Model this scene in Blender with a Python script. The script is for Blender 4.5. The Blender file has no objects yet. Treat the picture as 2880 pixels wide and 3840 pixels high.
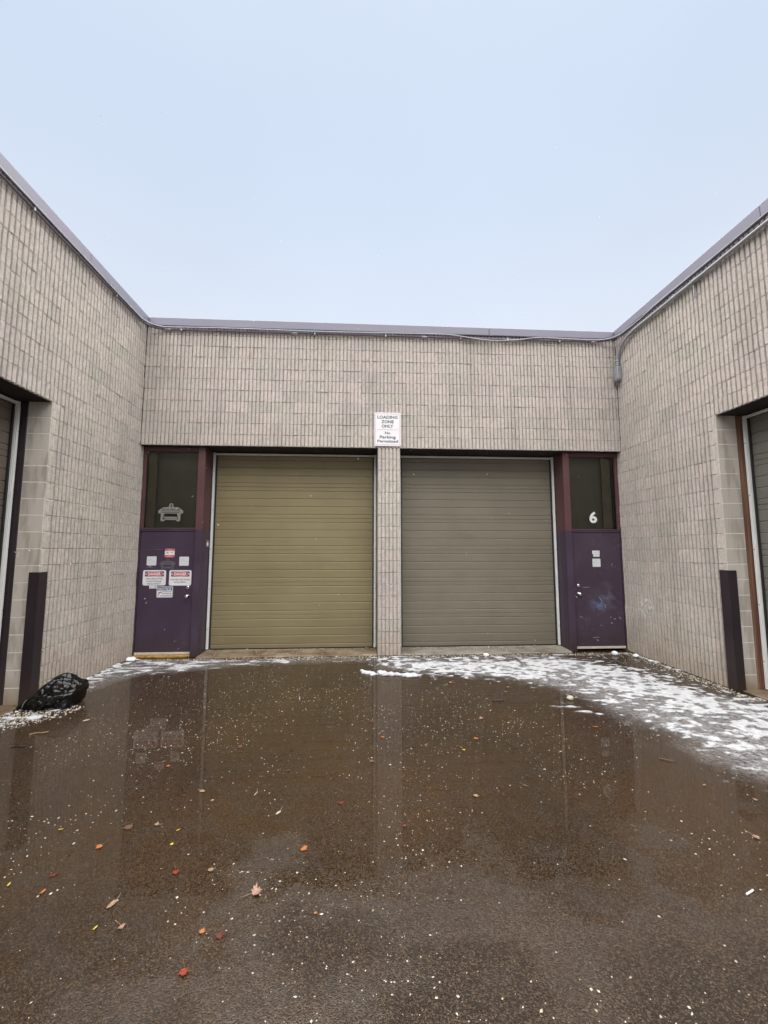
import bpy, math, random
import numpy as np
from mathutils import Vector, Matrix

# ------------------------------------------------------------------ camera
scene = bpy.context.scene
col = scene.collection
cam_data = bpy.data.cameras.new('camera')
cam = bpy.data.objects.new('camera', cam_data)
col.objects.link(cam)
cam_data.sensor_fit = 'HORIZONTAL'
cam_data.sensor_width = 36.0
cam_data.lens = 1521.6 / 2880 * 36.0
cam_data.clip_start = 0.05
cam_data.clip_end = 1000
cam.location = (3.856, -7.187, 1.7935)
cam.rotation_euler = (math.radians(90 + 5.549), 0.0, math.radians(-3.288))
scene.camera = cam

# ------------------------------------------------------------------ sky
SUN_EL, SUN_AZ = 87.0, 184.0      # azimuth of the sun seen from above, 180 = behind the camera
world = bpy.data.worlds.new('World')
scene.world = world
world.use_nodes = True
wn, wl = world.node_tree.nodes, world.node_tree.links
wn.clear()
w_out = wn.new('ShaderNodeOutputWorld')
w_bg = wn.new('ShaderNodeBackground')
w_bg.inputs['Strength'].default_value = 0.05
sky = wn.new('ShaderNodeTexSky')
sky.sky_type = 'NISHITA'
sky.sun_disc = False
sky.sun_elevation = math.radians(SUN_EL)
sky.sun_rotation = math.radians(SUN_AZ)
sky.dust_density = 4.0
sky.air_density = 1.0
# an even layer of snow cloud in front of that sky
cloud = wn.new('ShaderNodeVectorMath')
cloud.operation = 'SCALE'
w_dir = wn.new('ShaderNodeTexCoord')
w_sep = wn.new('ShaderNodeSeparateXYZ')
wl.new(w_dir.outputs['Generated'], w_sep.inputs[0])
w_el = wn.new('ShaderNodeMapRange')
w_el.interpolation_type = 'SMOOTHSTEP'
w_el.inputs['From Min'].default_value = 0.22
w_el.inputs['From Max'].default_value = 0.75
wl.new(w_sep.outputs['Z'], w_el.inputs['Value'])
w_cc = wn.new('ShaderNodeMix')
w_cc.data_type = 'RGBA'
w_cc.inputs[6].default_value = (0.865, 0.89, 0.945, 1)
w_cc.inputs[7].default_value = (0.67, 0.775, 0.925, 1)
wl.new(w_el.outputs['Result'], w_cc.inputs['Factor'])
wl.new(w_cc.outputs[2], cloud.inputs[0])
cloud.inputs['Scale'].default_value = 10.2
w_tc = wn.new('ShaderNodeTexCoord')
w_ns = wn.new('ShaderNodeTexNoise')
w_ns.inputs['Scale'].default_value = 1.4
w_ns.inputs['Detail'].default_value = 3
wl.new(w_tc.outputs['Generated'], w_ns.inputs['Vector'])
w_mr = wn.new('ShaderNodeMapRange')
w_mr.inputs['From Min'].default_value = 0.3
w_mr.inputs['From Max'].default_value = 0.7
w_mr.inputs['To Min'].default_value = 3.22
w_mr.inputs['To Max'].default_value = 3.50
wl.new(w_ns.outputs['Fac'], w_mr.inputs['Value'])
wl.new(w_mr.outputs['Result'], cloud.inputs['Scale'])
w_mix = wn.new('ShaderNodeMix')
w_mix.data_type = 'RGBA'
w_mix.inputs['Factor'].default_value = 0.9
wl.new(sky.outputs['Color'], w_mix.inputs[6])
wl.new(cloud.outputs['Vector'], w_mix.inputs[7])
wl.new(w_mix.outputs[2], w_bg.inputs['Color'])
wl.new(w_bg.outputs['Background'], w_out.inputs['Surface'])

# ------------------------------------------------------------------ sun behind the cloud
sun_data = bpy.data.lights.new('sun', 'SUN')
sun_data.energy = 1.5
sun_data.angle = math.radians(115)
sun_data.color = (1.0, 0.95, 0.88)
sun = bpy.data.objects.new('sun', sun_data)
col.objects.link(sun)
_az = math.radians(SUN_AZ)
_el = math.radians(SUN_EL)
_d = Vector((math.sin(_az) * math.cos(_el), math.cos(_az) * math.cos(_el), math.sin(_el)))
sun.rotation_euler = _d.to_track_quat('Z', 'Y').to_euler()
sun.location = (4, -20, 20)

scene.view_settings.view_transform = 'Standard'
scene.view_settings.look = 'None'
scene.view_settings.gamma = 1.0
scene.view_settings.use_curve_mapping = False
scene.view_settings.exposure = 2.55
scene.render.engine = 'CYCLES'
scene.cycles.max_bounces = 6
scene.cycles.diffuse_bounces = 3
scene.cycles.glossy_bounces = 3

R = random.Random(7)
rng = np.random.default_rng(11)

# ================================================================== helpers
def tag(o, label=None, cat=None, group=None, kind=None):
    if label: o['label'] = label
    if cat: o['category'] = cat
    if group: o['group'] = group
    if kind: o['kind'] = kind
    return o

def empty(name, loc=(0, 0, 0)):
    o = bpy.data.objects.new(name, None)
    o.empty_display_size = 0.2
    o.location = loc
    col.objects.link(o)
    return o

def link(name, me, parent=None, loc=None, rz=0.0):
    """loc is in world space; every parent here is unrotated."""
    o = bpy.data.objects.new(name, me)
    col.objects.link(o)
    w = Vector(loc) if loc is not None else Vector((0, 0, 0))
    if parent is not None:
        o.parent = parent
        p = parent
        while p is not None:
            w = w - Vector(p.location)
            p = p.parent
    o.location = w
    o.rotation_euler = (0, 0, rz)
    return o

class MB:
    def __init__(self):
        self.v, self.f, self.m, self.s = [], [], [], []
    def add(self, vs, fs, mi=0, smooth=False):
        b = len(self.v)
        self.v += [tuple(x) for x in vs]
        for f in fs:
            self.f.append(tuple(i + b for i in f)); self.m.append(mi); self.s.append(smooth)
        return self
    def box(self, x0, x1, y0, y1, z0, z1, mi=0, bev=0.0):
        if bev > 0:
            return self.bbox(x0, x1, y0, y1, z0, z1, bev, mi)
        vs = [(x0, y0, z0), (x1, y0, z0), (x1, y1, z0), (x0, y1, z0), (x0, y0, z1), (x1, y0, z1), (x1, y1, z1), (x0, y1, z1)]
        fs = [(0, 3, 2, 1), (4, 5, 6, 7), (0, 1, 5, 4), (1, 2, 6, 5), (2, 3, 7, 6), (3, 0, 4, 7)]
        return self.add(vs, fs, mi)
    def bbox(self, x0, x1, y0, y1, z0, z1, b, mi=0):
        """box with chamfered edges"""
        X, Y, Z = (x0, x1), (y0, y1), (z0, z1)
        vs, idx = [], {}
        for i in (0, 1):
            for j in (0, 1):
                for k in (0, 1):
                    sx, sy, sz = (1 - 2 * i) * b, (1 - 2 * j) * b, (1 - 2 * k) * b
                    idx[i, j, k, 'x'] = len(vs); vs.append((X[i], Y[j] + sy, Z[k] + sz))
                    idx[i, j, k, 'y'] = len(vs); vs.append((X[i] + sx, Y[j], Z[k] + sz))
                    idx[i, j, k, 'z'] = len(vs); vs.append((X[i] + sx, Y[j] + sy, Z[k]))
        fs = []
        c = Vector(((x0 + x1) / 2, (y0 + y1) / 2, (z0 + z1) / 2))
        def face(q):
            p = [Vector(vs[i]) for i in q]
            n = (p[1] - p[0]).cross(p[2] - p[1])
            m = sum(p, Vector()) / len(p) - c
            fs.append(tuple(q) if n.dot(m) > 0 else tuple(reversed(q)))
        for s in (0, 1):
            face([idx[s, 0, 0, 'x'], idx[s, 1, 0, 'x'], idx[s, 1, 1, 'x'], idx[s, 0, 1, 'x']])
            face([idx[0, s, 0, 'y'], idx[1, s, 0, 'y'], idx[1, s, 1, 'y'], idx[0, s, 1, 'y']])
            face([idx[0, 0, s, 'z'], idx[1, 0, s, 'z'], idx[1, 1, s, 'z'], idx[0, 1, s, 'z']])
        for s in (0, 1):
            for t in (0, 1):
                face([idx[s, t, 0, 'x'], idx[s, t, 1, 'x'], idx[s, t, 1, 'y'], idx[s, t, 0, 'y']])
                face([idx[s, 0, t, 'x'], idx[s, 1, t, 'x'], idx[s, 1, t, 'z'], idx[s, 0, t, 'z']])
                face([idx[0, s, t, 'y'], idx[1, s, t, 'y'], idx[1, s, t, 'z'], idx[0, s, t, 'z']])
                for u in (0, 1):
                    face([idx[s, t, u, 'x'], idx[s, t, u, 'y'], idx[s, t, u, 'z']])
        return self.add(vs, fs, mi)
    def prism_xz(self, pts, y0, y1, mi=0):
        """outline in x,z (counter-clockwise seen from -y), from y0 (front) to y1 (back)"""
        n = len(pts)
        vs = [(x, y0, z) for x, z in pts] + [(x, y1, z) for x, z in pts]
        fs = [tuple(range(n)), tuple(range(2 * n - 1, n - 1, -1))]
        fs += [(i, i + n, (i + 1) % n + n, (i + 1) % n) for i in range(n)]
        return self.add(vs, fs, mi)
    def tube(self, pts, r, seg=8, mi=0, caps=True):
        pts = [Vector(p) for p in pts]
        n = len(pts)
        rad = r if isinstance(r, (list, tuple)) else [r] * n
        up = Vector((0, 0, 1))
        vs, fs = [], []
        prev = None
        for i, p in enumerate(pts):
            t = (pts[min(i + 1, n - 1)] - pts[max(i - 1, 0)]).normalized()
            if prev is None:
                a = up if abs(t.dot(up)) < 0.9 else Vector((1, 0, 0))
                u = t.cross(a).normalized()
            else:
                u = (prev - t * prev.dot(t)).normalized()
            prev = u
            w = t.cross(u)
            for k in range(seg):
                an = 2 * math.pi * k / seg
                vs.append(p + u * math.cos(an) * rad[i] + w * math.sin(an) * rad[i])
        for i in range(n - 1):
            for k in range(seg):
                a, b = i * seg + k, i * seg + (k + 1) % seg
                fs.append((a, b, b + seg, a + seg))
        self.add(vs, fs, mi, True)
        if caps:
            self.add([vs[k] for k in range(seg)], [tuple(range(seg - 1, -1, -1))], mi)
            self.add([vs[(n - 1) * seg + k] for k in range(seg)], [tuple(range(seg))], mi)
        return self
    def lathe(self, prof, c, axis, seg=20, mi=0):
        """prof: list of (distance along axis, radius)"""
        a = Vector(axis).normalized()
        u = a.cross(Vector((0, 0, 1)) if abs(a.z) < 0.9 else Vector((1, 0, 0))).normalized()
        w = a.cross(u)
        c = Vector(c)
        vs, fs = [], []
        for d, r in prof:
            for k in range(seg):
                an = 2 * math.pi * k / seg
                vs.append(c + a * d + (u * math.cos(an) + w * math.sin(an)) * r)
        for i in range(len(prof) - 1):
            for k in range(seg):
                p, q = i * seg + k, i * seg + (k + 1) % seg
                fs.append((p, q, q + seg, p + seg))
        self.add(vs, fs, mi, True)
        self.add([vs[(len(prof) - 1) * seg + k] for k in range(seg)], [tuple(range(seg))], mi, False)
        return self
    def mesh(self, name, mats):
        me = bpy.data.meshes.new(name)
        me.from_pydata(self.v, [], self.f)
        for m in (mats if isinstance(mats, (list, tuple)) else [mats]):
            me.materials.append(m)
        me.polygons.foreach_set('material_index', self.m)
        me.polygons.foreach_set('use_smooth', self.s)
        me.update()
        return me
    def build(self, name, mats, parent=None, loc=None):
        return link(name, self.mesh(name, mats), parent, loc)

def rrect(x0, x1, z0, z1, r, n=4):
    pts = []
    for cx, cz, a0 in ((x1 - r, z0 + r, -90), (x1 - r, z1 - r, 0), (x0 + r, z1 - r, 90), (x0 + r, z0 + r, 180)):
        for k in range(n + 1):
            a = math.radians(a0 + 90 * k / n)
            pts.append((cx + r * math.cos(a), cz + r * math.sin(a)))
    return pts

def text_mesh(s, bold=0.0):
    cu = bpy.data.curves.new('text', 'FONT')
    cu.body = s
    cu.size = 1.0
    cu.offset = bold
    cu.resolution_u = 3
    cu.extrude = 0.0
    o = bpy.data.objects.new('text', cu)
    col.objects.link(o)
    bpy.context.view_layer.update()
    dg = bpy.context.evaluated_depsgraph_get()
    me = bpy.data.meshes.new_from_object(o.evaluated_get(dg))
    bpy.data.objects.remove(o)
    bpy.data.curves.remove(cu)
    co = np.empty(len(me.vertices) * 3)
    me.vertices.foreach_get('co', co)
    co = co.reshape(-1, 3)
    return me, co

def put_text(mb, s, x0, x1, z0, z1, y, bold=0.0, mi=0, shear=0.0):
    """fit the lettering into the box, facing -y"""
    me, co = text_mesh(s, bold)
    lo, hi = co[:, :2].min(0), co[:, :2].max(0)
    k = (co[:, :2] - lo) / np.maximum(hi - lo, 1e-6)
    vs = [(x0 + (a + shear * (b - 0.5)) * (x1 - x0), y, z0 + b * (z1 - z0)) for a, b in k]
    mb.add(vs, [tuple(p.vertices) for p in me.polygons], mi)
    bpy.data.meshes.remove(me)

# value noise in numpy
def _hash(ix, iy, iz, seed):
    h = (ix.astype(np.int64) * 374761393 + iy.astype(np.int64) * 668265263 + iz.astype(np.int64) * 2147483647 + seed * 974711) & 0xffffffff
    h = ((h ^ (h >> 13)) * 1274126177) & 0xffffffff
    h = (h ^ (h >> 16)) & 0xffffffff
    return h / 4294967295.0

def vnoise(x, y, z=0.0, seed=0):
    x, y = np.broadcast_arrays(np.asarray(x, float), np.asarray(y, float))
    z = np.broadcast_to(np.asarray(z, float), x.shape)
    ix, iy, iz = np.floor(x), np.floor(y), np.floor(z)
    fx, fy, fz = x - ix, y - iy, z - iz
    fx, fy, fz = fx * fx * (3 - 2 * fx), fy * fy * (3 - 2 * fy), fz * fz * (3 - 2 * fz)
    r = 0
    for a in (0, 1):
        for b in (0, 1):
            for c in (0, 1):
                w = (fx if a else 1 - fx) * (fy if b else 1 - fy) * (fz if c else 1 - fz)
                r = r + w * _hash(ix + a, iy + b, iz + c, seed)
    return r

def fbm(x, y, z=0.0, o=4, seed=0):
    s, a, t = 0.0, 0.5, 0.0
    for i in range(o):
        s = s + a * vnoise(np.asarray(x) * 2 ** i, np.asarray(y) * 2 ** i, np.asarray(z) * 2 ** i, seed + i * 17)
        t += a
        a *= 0.5
    return s / t

# ------------------------------------------------------------------ materials
class NT:
    def __init__(self, name):
        self.mat = bpy.data.materials.new(name)
        self.mat.use_nodes = True
        self.t = self.mat.node_tree
        self.t.nodes.clear()
        self.out = self.t.nodes.new('ShaderNodeOutputMaterial')
        self.b = self.t.nodes.new('ShaderNodeBsdfPrincipled')
        self.t.links.new(self.b.outputs[0], self.out.inputs['Surface'])
        g = self.t.nodes.new('ShaderNodeNewGeometry')
        self.geo = g
        self.pos = g.outputs['Position']
    def set(self, sock, val):
        if isinstance(val, bpy.types.NodeSocket):
            self.t.links.new(val, sock)
        elif isinstance(val, (tuple, list)) and len(val) == 3 and sock.type == 'RGBA':
            sock.default_value = (*val, 1.0)
        else:
            sock.default_value = val
    def n(self, typ, out=0, props=None, **ins):
        nd = self.t.nodes.new(typ)
        for k, v in (props or {}).items():
            setattr(nd, k, v)
        for k, v in ins.items():
            key = int(k[1:]) if k[0] == '_' and k[1:].isdigit() else k.replace('_', ' ')
            self.set(nd.inputs[key], v)
        return nd.outputs[out]
    def math(self, op, a, b=0.0, c=0.0, clamp=False):
        return self.n('ShaderNodeMath', 0, {'operation': op, 'use_clamp': clamp}, _0=a, _1=b, _2=c)
    def mix(self, f, a, b, mode='MIX'):
        nd = self.t.nodes.new('ShaderNodeMix')
        nd.data_type = 'RGBA'
        nd.blend_type = mode
        self.set(nd.inputs[0], f); self.set(nd.inputs[6], a); self.set(nd.inputs[7], b)
        return nd.outputs[2]
    def scaled(self, sx, sy, sz, src=None):
        return self.n('ShaderNodeMapping', 0, None, Vector=src or self.pos, Scale=(sx, sy, sz))
    def noise(self, scale, detail=3.0, vec=None, rough=0.55):
        return self.n('ShaderNodeTexNoise', 0, None, Vector=vec or self.pos, Scale=scale, Detail=detail, Roughness=rough)
    def ramp(self, f, a, b, lo=0.0, hi=1.0):
        return self.n('ShaderNodeMapRange', 0, None, Value=f, From_Min=a, From_Max=b, To_Min=lo, To_Max=hi)
    def blob(self, p, r0, r1):
        d = self.n('ShaderNodeVectorMath', 1, {'operation': 'DISTANCE'}, _0=self.pos, _1=p)
        return self.ramp(d, r0, r1, 1.0, 0.0)
    def bump(self, h, dist, strength=1.0):
        return self.n('ShaderNodeBump', 0, None, Height=h, Distance=dist, Strength=strength)
    def done(self, color, rough=0.6, metal=0.0, normal=None, ior=1.45, spec=0.5, coat=0.0):
        b = self.b
        self.set(b.inputs['Base Color'], color)
        self.set(b.inputs['Roughness'], rough)
        self.set(b.inputs['Metallic'], metal)
        self.set(b.inputs['IOR'], ior)
        self.set(b.inputs['Specular IOR Level'], spec)
        if coat: self.set(b.inputs['Coat Weight'], coat)
        if normal is not None: self.set(b.inputs['Normal'], normal)
        return self.mat

def plain(name, c, rough=0.6, metal=0.0, var=0.12, scale=9.0, bump=0.0, spec=0.5):
    t = NT(name)
    n = t.noise(scale, 5)
    f = t.ramp(n, 0.3, 0.7, 0.0, 1.0)
    colr = t.mix(f, tuple(x * (1 - var) for x in c), tuple(min(1, x * (1 + var)) for x in c))
    nr = t.bump(t.noise(scale * 14, 3), 0.002, bump) if bump else None
    return t.done(colr, t.ramp(n, 0.3, 0.7, max(0.02, rough * 0.85), min(1, rough * 1.15)), metal, nr, spec=spec)

def mat_block():
    t = NT('split_face_concrete_block')
    oi = t.n('ShaderNodeObjectInfo', 'Random')
    tone = t.n('ShaderNodeAttribute', 2, {'attribute_name': 'tone'})
    r = t.math('FRACT', t.math('ADD', oi, tone))
    r2 = t.math('FRACT', t.math('MULTIPLY', r, 7.31))
    big = t.noise(0.55, 3)
    c = t.mix(t.ramp(big, 0.35, 0.65), (0.560, 0.512, 0.462), (0.575, 0.515, 0.488))
    c = t.mix(t.math('MULTIPLY', t.ramp(r2, 0.6, 1.0), 0.55), c, (0.46, 0.455, 0.40))
    c = t.mix(1.0, c, t.n('ShaderNodeCombineColor', 0, None, Red=t.ramp(r, 0, 1, 0.94, 1.05), Green=t.ramp(r, 0, 1, 0.94, 1.04), Blue=t.ramp(r, 0, 1, 0.94, 1.03)), 'MULTIPLY')
    # grain, pits and weather streaks
    fine = t.noise(46, 5, rough=0.65)
    c = t.mix(t.ramp(fine, 0.50, 0.70, 0.0, 0.5), c, (0.27, 0.245, 0.22))
    mott = t.noise(17, 4, rough=0.7)
    c = t.mix(t.ramp(mott, 0.50, 0.68, 0.0, 0.38), c, (0.30, 0.275, 0.25))
    c = t.mix(t.ramp(mott, 0.46, 0.32, 0.0, 0.35), c, (0.66, 0.62, 0.57))
    pit = t.noise(95, 2)
    c = t.mix(t.ramp(pit, 0.66, 0.74, 0.0, 0.6), c, (0.14, 0.125, 0.11))
    streak = t.noise(1.0, 4, t.scaled(3.5, 3.5, 0.5))
    c = t.mix(t.ramp(streak, 0.50, 0.72, 0.0, 0.42), c, (0.30, 0.275, 0.25))
    # splash dirt above the ground
    sep = t.n('ShaderNodeSeparateXYZ', 2, None, Vector=t.pos)
    zl = t.math('ADD', sep, t.math('MULTIPLY', t.noise(2.2, 4), -0.9))
    c = t.mix(t.ramp(zl, -0.42, 0.25, 0.5, 0.0), c, (0.36, 0.28, 0.20))
    # scraped white paint on the wall of the right wing, chalky streaks on the pillar
    sc = t.math('MULTIPLY', t.blob((8.712, -0.42, 0.88), 0.05, 0.26), t.ramp(t.noise(17, 4), 0.50, 0.56))
    c = t.mix(sc, c, (0.80, 0.79, 0.77))
    ch = t.math('MULTIPLY', t.blob((4.30, 0.0, 2.88), 0.05, 0.40), t.ramp(t.noise(1, 4, t.scaled(40, 40, 6)), 0.50, 0.62, 0, 0.75))
    c = t.mix(ch, c, (0.74, 0.72, 0.68))
    rust = t.math('MULTIPLY', t.blob((1.885, 0.0, 5.35), 0.03, 0.22), t.ramp(t.noise(1, 3, t.scaled(26, 26, 5)), 0.50, 0.60, 0, 0.6))
    c = t.mix(rust, c, (0.40, 0.22, 0.10))
    h = t.math('ADD', t.math('MULTIPLY', fine, 0.6), t.noise(120, 3))
    return t.done(c, 0.92, 0, t.bump(h, 0.006, 0.9), spec=0.25)

def mat_smooth_block():
    t = NT('smooth_concrete_block')
    oi = t.n('ShaderNodeObjectInfo', 'Random')
    c = t.mix(oi, (0.50, 0.46, 0.405), (0.57, 0.53, 0.47))
    st = t.noise(1.0, 3, t.scaled(9, 9, 1.6))
    c = t.mix(t.ramp(st, 0.47, 0.60, 0.0, 0.55), c, (0.30, 0.26, 0.215))
    sep = t.n('ShaderNodeSeparateXYZ', 2, None, Vector=t.pos)
    zl = t.math('ADD', sep, t.math('MULTIPLY', t.noise(3, 4), -0.5))
    c = t.mix(t.ramp(zl, -0.3, 0.15, 0.75, 0.0), c, (0.24, 0.16, 0.10))
    return t.done(c, 0.9, 0, t.bump(t.noise(160, 3), 0.002, 0.5), spec=0.2)

def mat_door(name, c, dirt):
    t = NT(name)
    n = t.noise(1.3, 4)
    base = t.mix(t.ramp(n, 0.35, 0.65), tuple(x * 0.93 for x in c), tuple(x * 1.06 for x in c))
    sm = t.noise(1.0, 5, t.scaled(1.2, 1.2, 6))
    base = t.mix(t.ramp(sm, 0.55, 0.75, 0.0, 0.22), base, dirt)
    sp = t.noise(38, 3)
    base = t.mix(t.ramp(sp, 0.70, 0.76, 0.0, 0.45), base, (0.42, 0.40, 0.35))
    sep = t.n('ShaderNodeSeparateXYZ', 2, None, Vector=t.pos)
    zl = t.math('ADD', sep, t.math('MULTIPLY', t.noise(4, 4), -0.6))
    base = t.mix(t.ramp(zl, -0.3, 0.3, 0.4, 0.0), base, dirt)
    return t.done(base, t.ramp(n, 0.3, 0.7, 0.42, 0.58), 0.0, t.bump(t.noise(2.6, 3), 0.012, 0.5), spec=0.45)

def mat_paint(name, c, scuff, amount=0.25, rough=0.42, smudge=False):
    t = NT(name)
    n = t.noise(2.0, 4)
    base = t.mix(t.ramp(n, 0.35, 0.65), tuple(x * 0.88 for x in c), tuple(x * 1.1 for x in c))
    s1 = t.math('MULTIPLY', t.ramp(t.noise(24, 6, rough=0.7), 0.60, 0.70), t.ramp(t.noise(2.3, 2), 0.48, 0.66))
    base = t.mix(t.math('MULTIPLY', s1, amount), base, scuff)
    if smudge:
        sm = t.math('MULTIPLY', t.blob((8.23, 0.15, 0.84), 0.03, 0.20), t.ramp(t.noise(9, 5), 0.40, 0.62, 0, 0.8))
        base = t.mix(sm, base, (0.13, 0.17, 0.30))
        sm = t.math('MULTIPLY', t.blob((8.42, 0.15, 0.98), 0.05, 0.30), t.ramp(t.noise(6, 5), 0.46, 0.70, 0, 0.5))
        base = t.mix(sm, base, (0.22, 0.22, 0.30))
    sep = t.n('ShaderNodeSeparateXYZ', 2, None, Vector=t.pos)
    zl = t.math('ADD', sep, t.math('MULTIPLY', t.noise(7, 5), -0.7))
    base = t.mix(t.ramp(zl, -0.35, 0.12, 0.55, 0.0), base, (0.05, 0.035, 0.022))
    return t.done(base, t.ramp(n, 0.3, 0.7, rough * 0.85, rough * 1.2), 0.0, t.bump(t.noise(9, 2), 0.003, 0.25), spec=0.45)

M = {}
M['block'] = mat_block()
M['smooth'] = mat_smooth_block()
M['mortar'] = plain('mortar', (0.27, 0.245, 0.215), 0.95, var=0.1, scale=20)
M['soffit'] = plain('dark_painted_steel', (0.020, 0.016, 0.017), 0.7)
M['coping'] = plain('prefinished_metal_coping', (0.215, 0.205, 0.265), 0.35, 0.0, var=0.05, scale=1.5, spec=0.6)
M['olive_door'] = mat_door('olive_door_paint', (0.240, 0.200, 0.108), (0.16, 0.13, 0.08))
M['taupe_door'] = mat_door('taupe_door_paint', (0.188, 0.168, 0.126), (0.13, 0.11, 0.085))
M['brown_door'] = mat_door('brown_door_paint', (0.135, 0.108, 0.088), (0.09, 0.07, 0.055))
M['grey_door'] = mat_door('grey_door_paint', (0.155, 0.150, 0.132), (0.10, 0.09, 0.075))
M['purple'] = mat_paint('purple_paint', (0.060, 0.040, 0.068), (0.34, 0.30, 0.34), 0.18)
M['purple_scuffed'] = mat_paint('scuffed_purple_paint', (0.062, 0.042, 0.066), (0.40, 0.38, 0.45), 0.5, smudge=True)
M['maroon'] = mat_paint('faded_maroon_paint', (0.105, 0.048, 0.050), (0.25, 0.15, 0.14), 0.2, 0.5)
M['guard'] = mat_paint('plum_steel_paint', (0.028, 0.020, 0.025), (0.16, 0.12, 0.09), 0.25, 0.38)
M['white_metal'] = plain('white_track_metal', (0.74, 0.75, 0.74), 0.4, var=0.06, scale=5)
M['dark_rubber'] = plain('dark_rubber_seal', (0.016, 0.015, 0.016), 0.6)
M['rust'] = None
t = NT('rusty_primer_steel')
nn = t.noise(1.0, 5, t.scaled(34, 34, 0.8))
M['rust'] = t.done(t.mix(t.ramp(nn, 0.40, 0.62), (0.12, 0.050, 0.033), (0.25, 0.135, 0.085)), 0.7, 0, None)
M['pane_back'] = plain('unlit_room', (0.29, 0.275, 0.235), 0.8, var=0.15, scale=3)
M['blind'] = plain('brown_blind', (0.37, 0.315, 0.245), 0.8, var=0.2, scale=4)
M['aluminium'] = plain('cream_aluminium', (0.60, 0.54, 0.47), 0.45, 0.0, var=0.1)
M['chrome'] = plain('brushed_steel', (0.72, 0.70, 0.68), 0.22, 1.0, var=0.05)
M['conduit_grey'] = plain('galvanised_conduit', (0.33, 0.35, 0.39), 0.35, 0.35, var=0.1, scale=14)
M['conduit_paint'] = plain('painted_conduit', (0.15, 0.125, 0.165), 0.4, 0.0, var=0.1)
M['cable_black'] = plain('black_cable', (0.022, 0.022, 0.030), 0.35)
M['cable_grey'] = plain('grey_cable', (0.40, 0.41, 0.46), 0.35)
M['zinc'] = plain('zinc_fitting', (0.40, 0.41, 0.44), 0.35, 0.4)
M['sign_white'] = plain('sign_white', (0.80, 0.79, 0.82), 0.4, var=0.03)
M['sign_red'] = plain('sign_red', (0.60, 0.07, 0.08), 0.45, var=0.05)
M['sign_faded_red'] = plain('sign_faded_red', (0.62, 0.42, 0.47), 0.45, var=0.05)
M['sign_black'] = plain('sign_black', (0.035, 0.033, 0.038), 0.5)
M['sign_grey'] = plain('sign_grey', (0.11, 0.115, 0.125), 0.5)
M['sign_pale'] = plain('sign_pale_grey', (0.42, 0.43, 0.47), 0.5)
M['sign_blue'] = plain('sign_blue', (0.030, 0.060, 0.20), 0.45)
M['sticker_pale'] = plain('sticker_pale_blue', (0.66, 0.69, 0.72), 0.4, var=0.03)
M['decal'] = plain('frosted_decal', (0.235, 0.232, 0.215), 0.7, var=0.08)
M['decal_dark'] = plain('decal_lettering', (0.05, 0.05, 0.045), 0.7)
M['decal_plum'] = plain('decal_on_door', (0.115, 0.105, 0.115), 0.6, var=0.1)
M['scratch'] = plain('bare_scratch', (0.50, 0.48, 0.52), 0.6)
M['grit'] = plain('salt_grains', (0.50, 0.455, 0.37), 0.6, var=0.35, scale=60)
M['snow'] = None
t = NT('snow')
nn = t.noise(14, 4)
M['snow'] = t.done(t.mix(t.ramp(nn, 0.35, 0.65), (0.80, 0.83, 0.88), (0.93, 0.94, 0.96)), 0.75, 0, t.bump(t.noise(90, 4), 0.006, 0.8), spec=0.3)

def mat_pane():
    t = NT('ribbed_glass')
    t.t.nodes.remove(t.b)
    gl = t.t.nodes.new('ShaderNodeBsdfGlossy')
    gl.inputs['Roughness'].default_value = 0.16
    gl.inputs['Color'].default_value = (0.8, 0.85, 0.85, 1)
    rib = t.n('ShaderNodeTexWave', 1, {'bands_direction': 'X'}, Vector=t.pos, Scale=9.0, Distortion=0.6)
    t.set(gl.inputs['Normal'], t.bump(rib, 0.003, 0.35))
    tr = t.t.nodes.new('ShaderNodeBsdfTransparent')
    tr.inputs['Color'].default_value = (0.72, 0.72, 0.68, 1)
    fr = t.n('ShaderNodeFresnel', 0, None, IOR=1.45)
    mx = t.t.nodes.new('ShaderNodeMixShader')
    t.set(mx.inputs[0], fr)
    t.t.links.new(tr.outputs[0], mx.inputs[1])
    t.t.links.new(gl.outputs[0], mx.inputs[2])
    t.t.links.new(mx.outputs[0], t.out.inputs['Surface'])
    return t.mat
M['pane'] = mat_pane()

def mat_sill(name, c, stain):
    t = NT(name)
    n = t.noise(2.6, 5)
    base = t.mix(t.ramp(n, 0.38, 0.62), c, stain)
    n2 = t.noise(30, 4)
    base = t.mix(t.ramp(n2, 0.5, 0.75, 0, 0.4), base, (0.12, 0.10, 0.08))
    return t.done(base, t.ramp(n, 0.3, 0.7, 0.35, 0.7), 0, t.bump(n2, 0.006, 0.6), spec=0.4)
M['sill_brown'] = mat_sill('stained_wet_concrete', (0.27, 0.215, 0.15), (0.12, 0.078, 0.045))
M['sill_grey'] = mat_sill('wet_concrete', (0.30, 0.28, 0.235), (0.17, 0.15, 0.12))
M['yellow'] = plain('worn_yellow_paint', (0.42, 0.25, 0.06), 0.6, var=0.5, scale=20)

# ================================================================== ground
C, XR, BL = 0.2032, 8.712, 0.4064
WALL_TOP, COP_TOP, YO = 5.84, 5.99, -5 * BL

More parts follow.
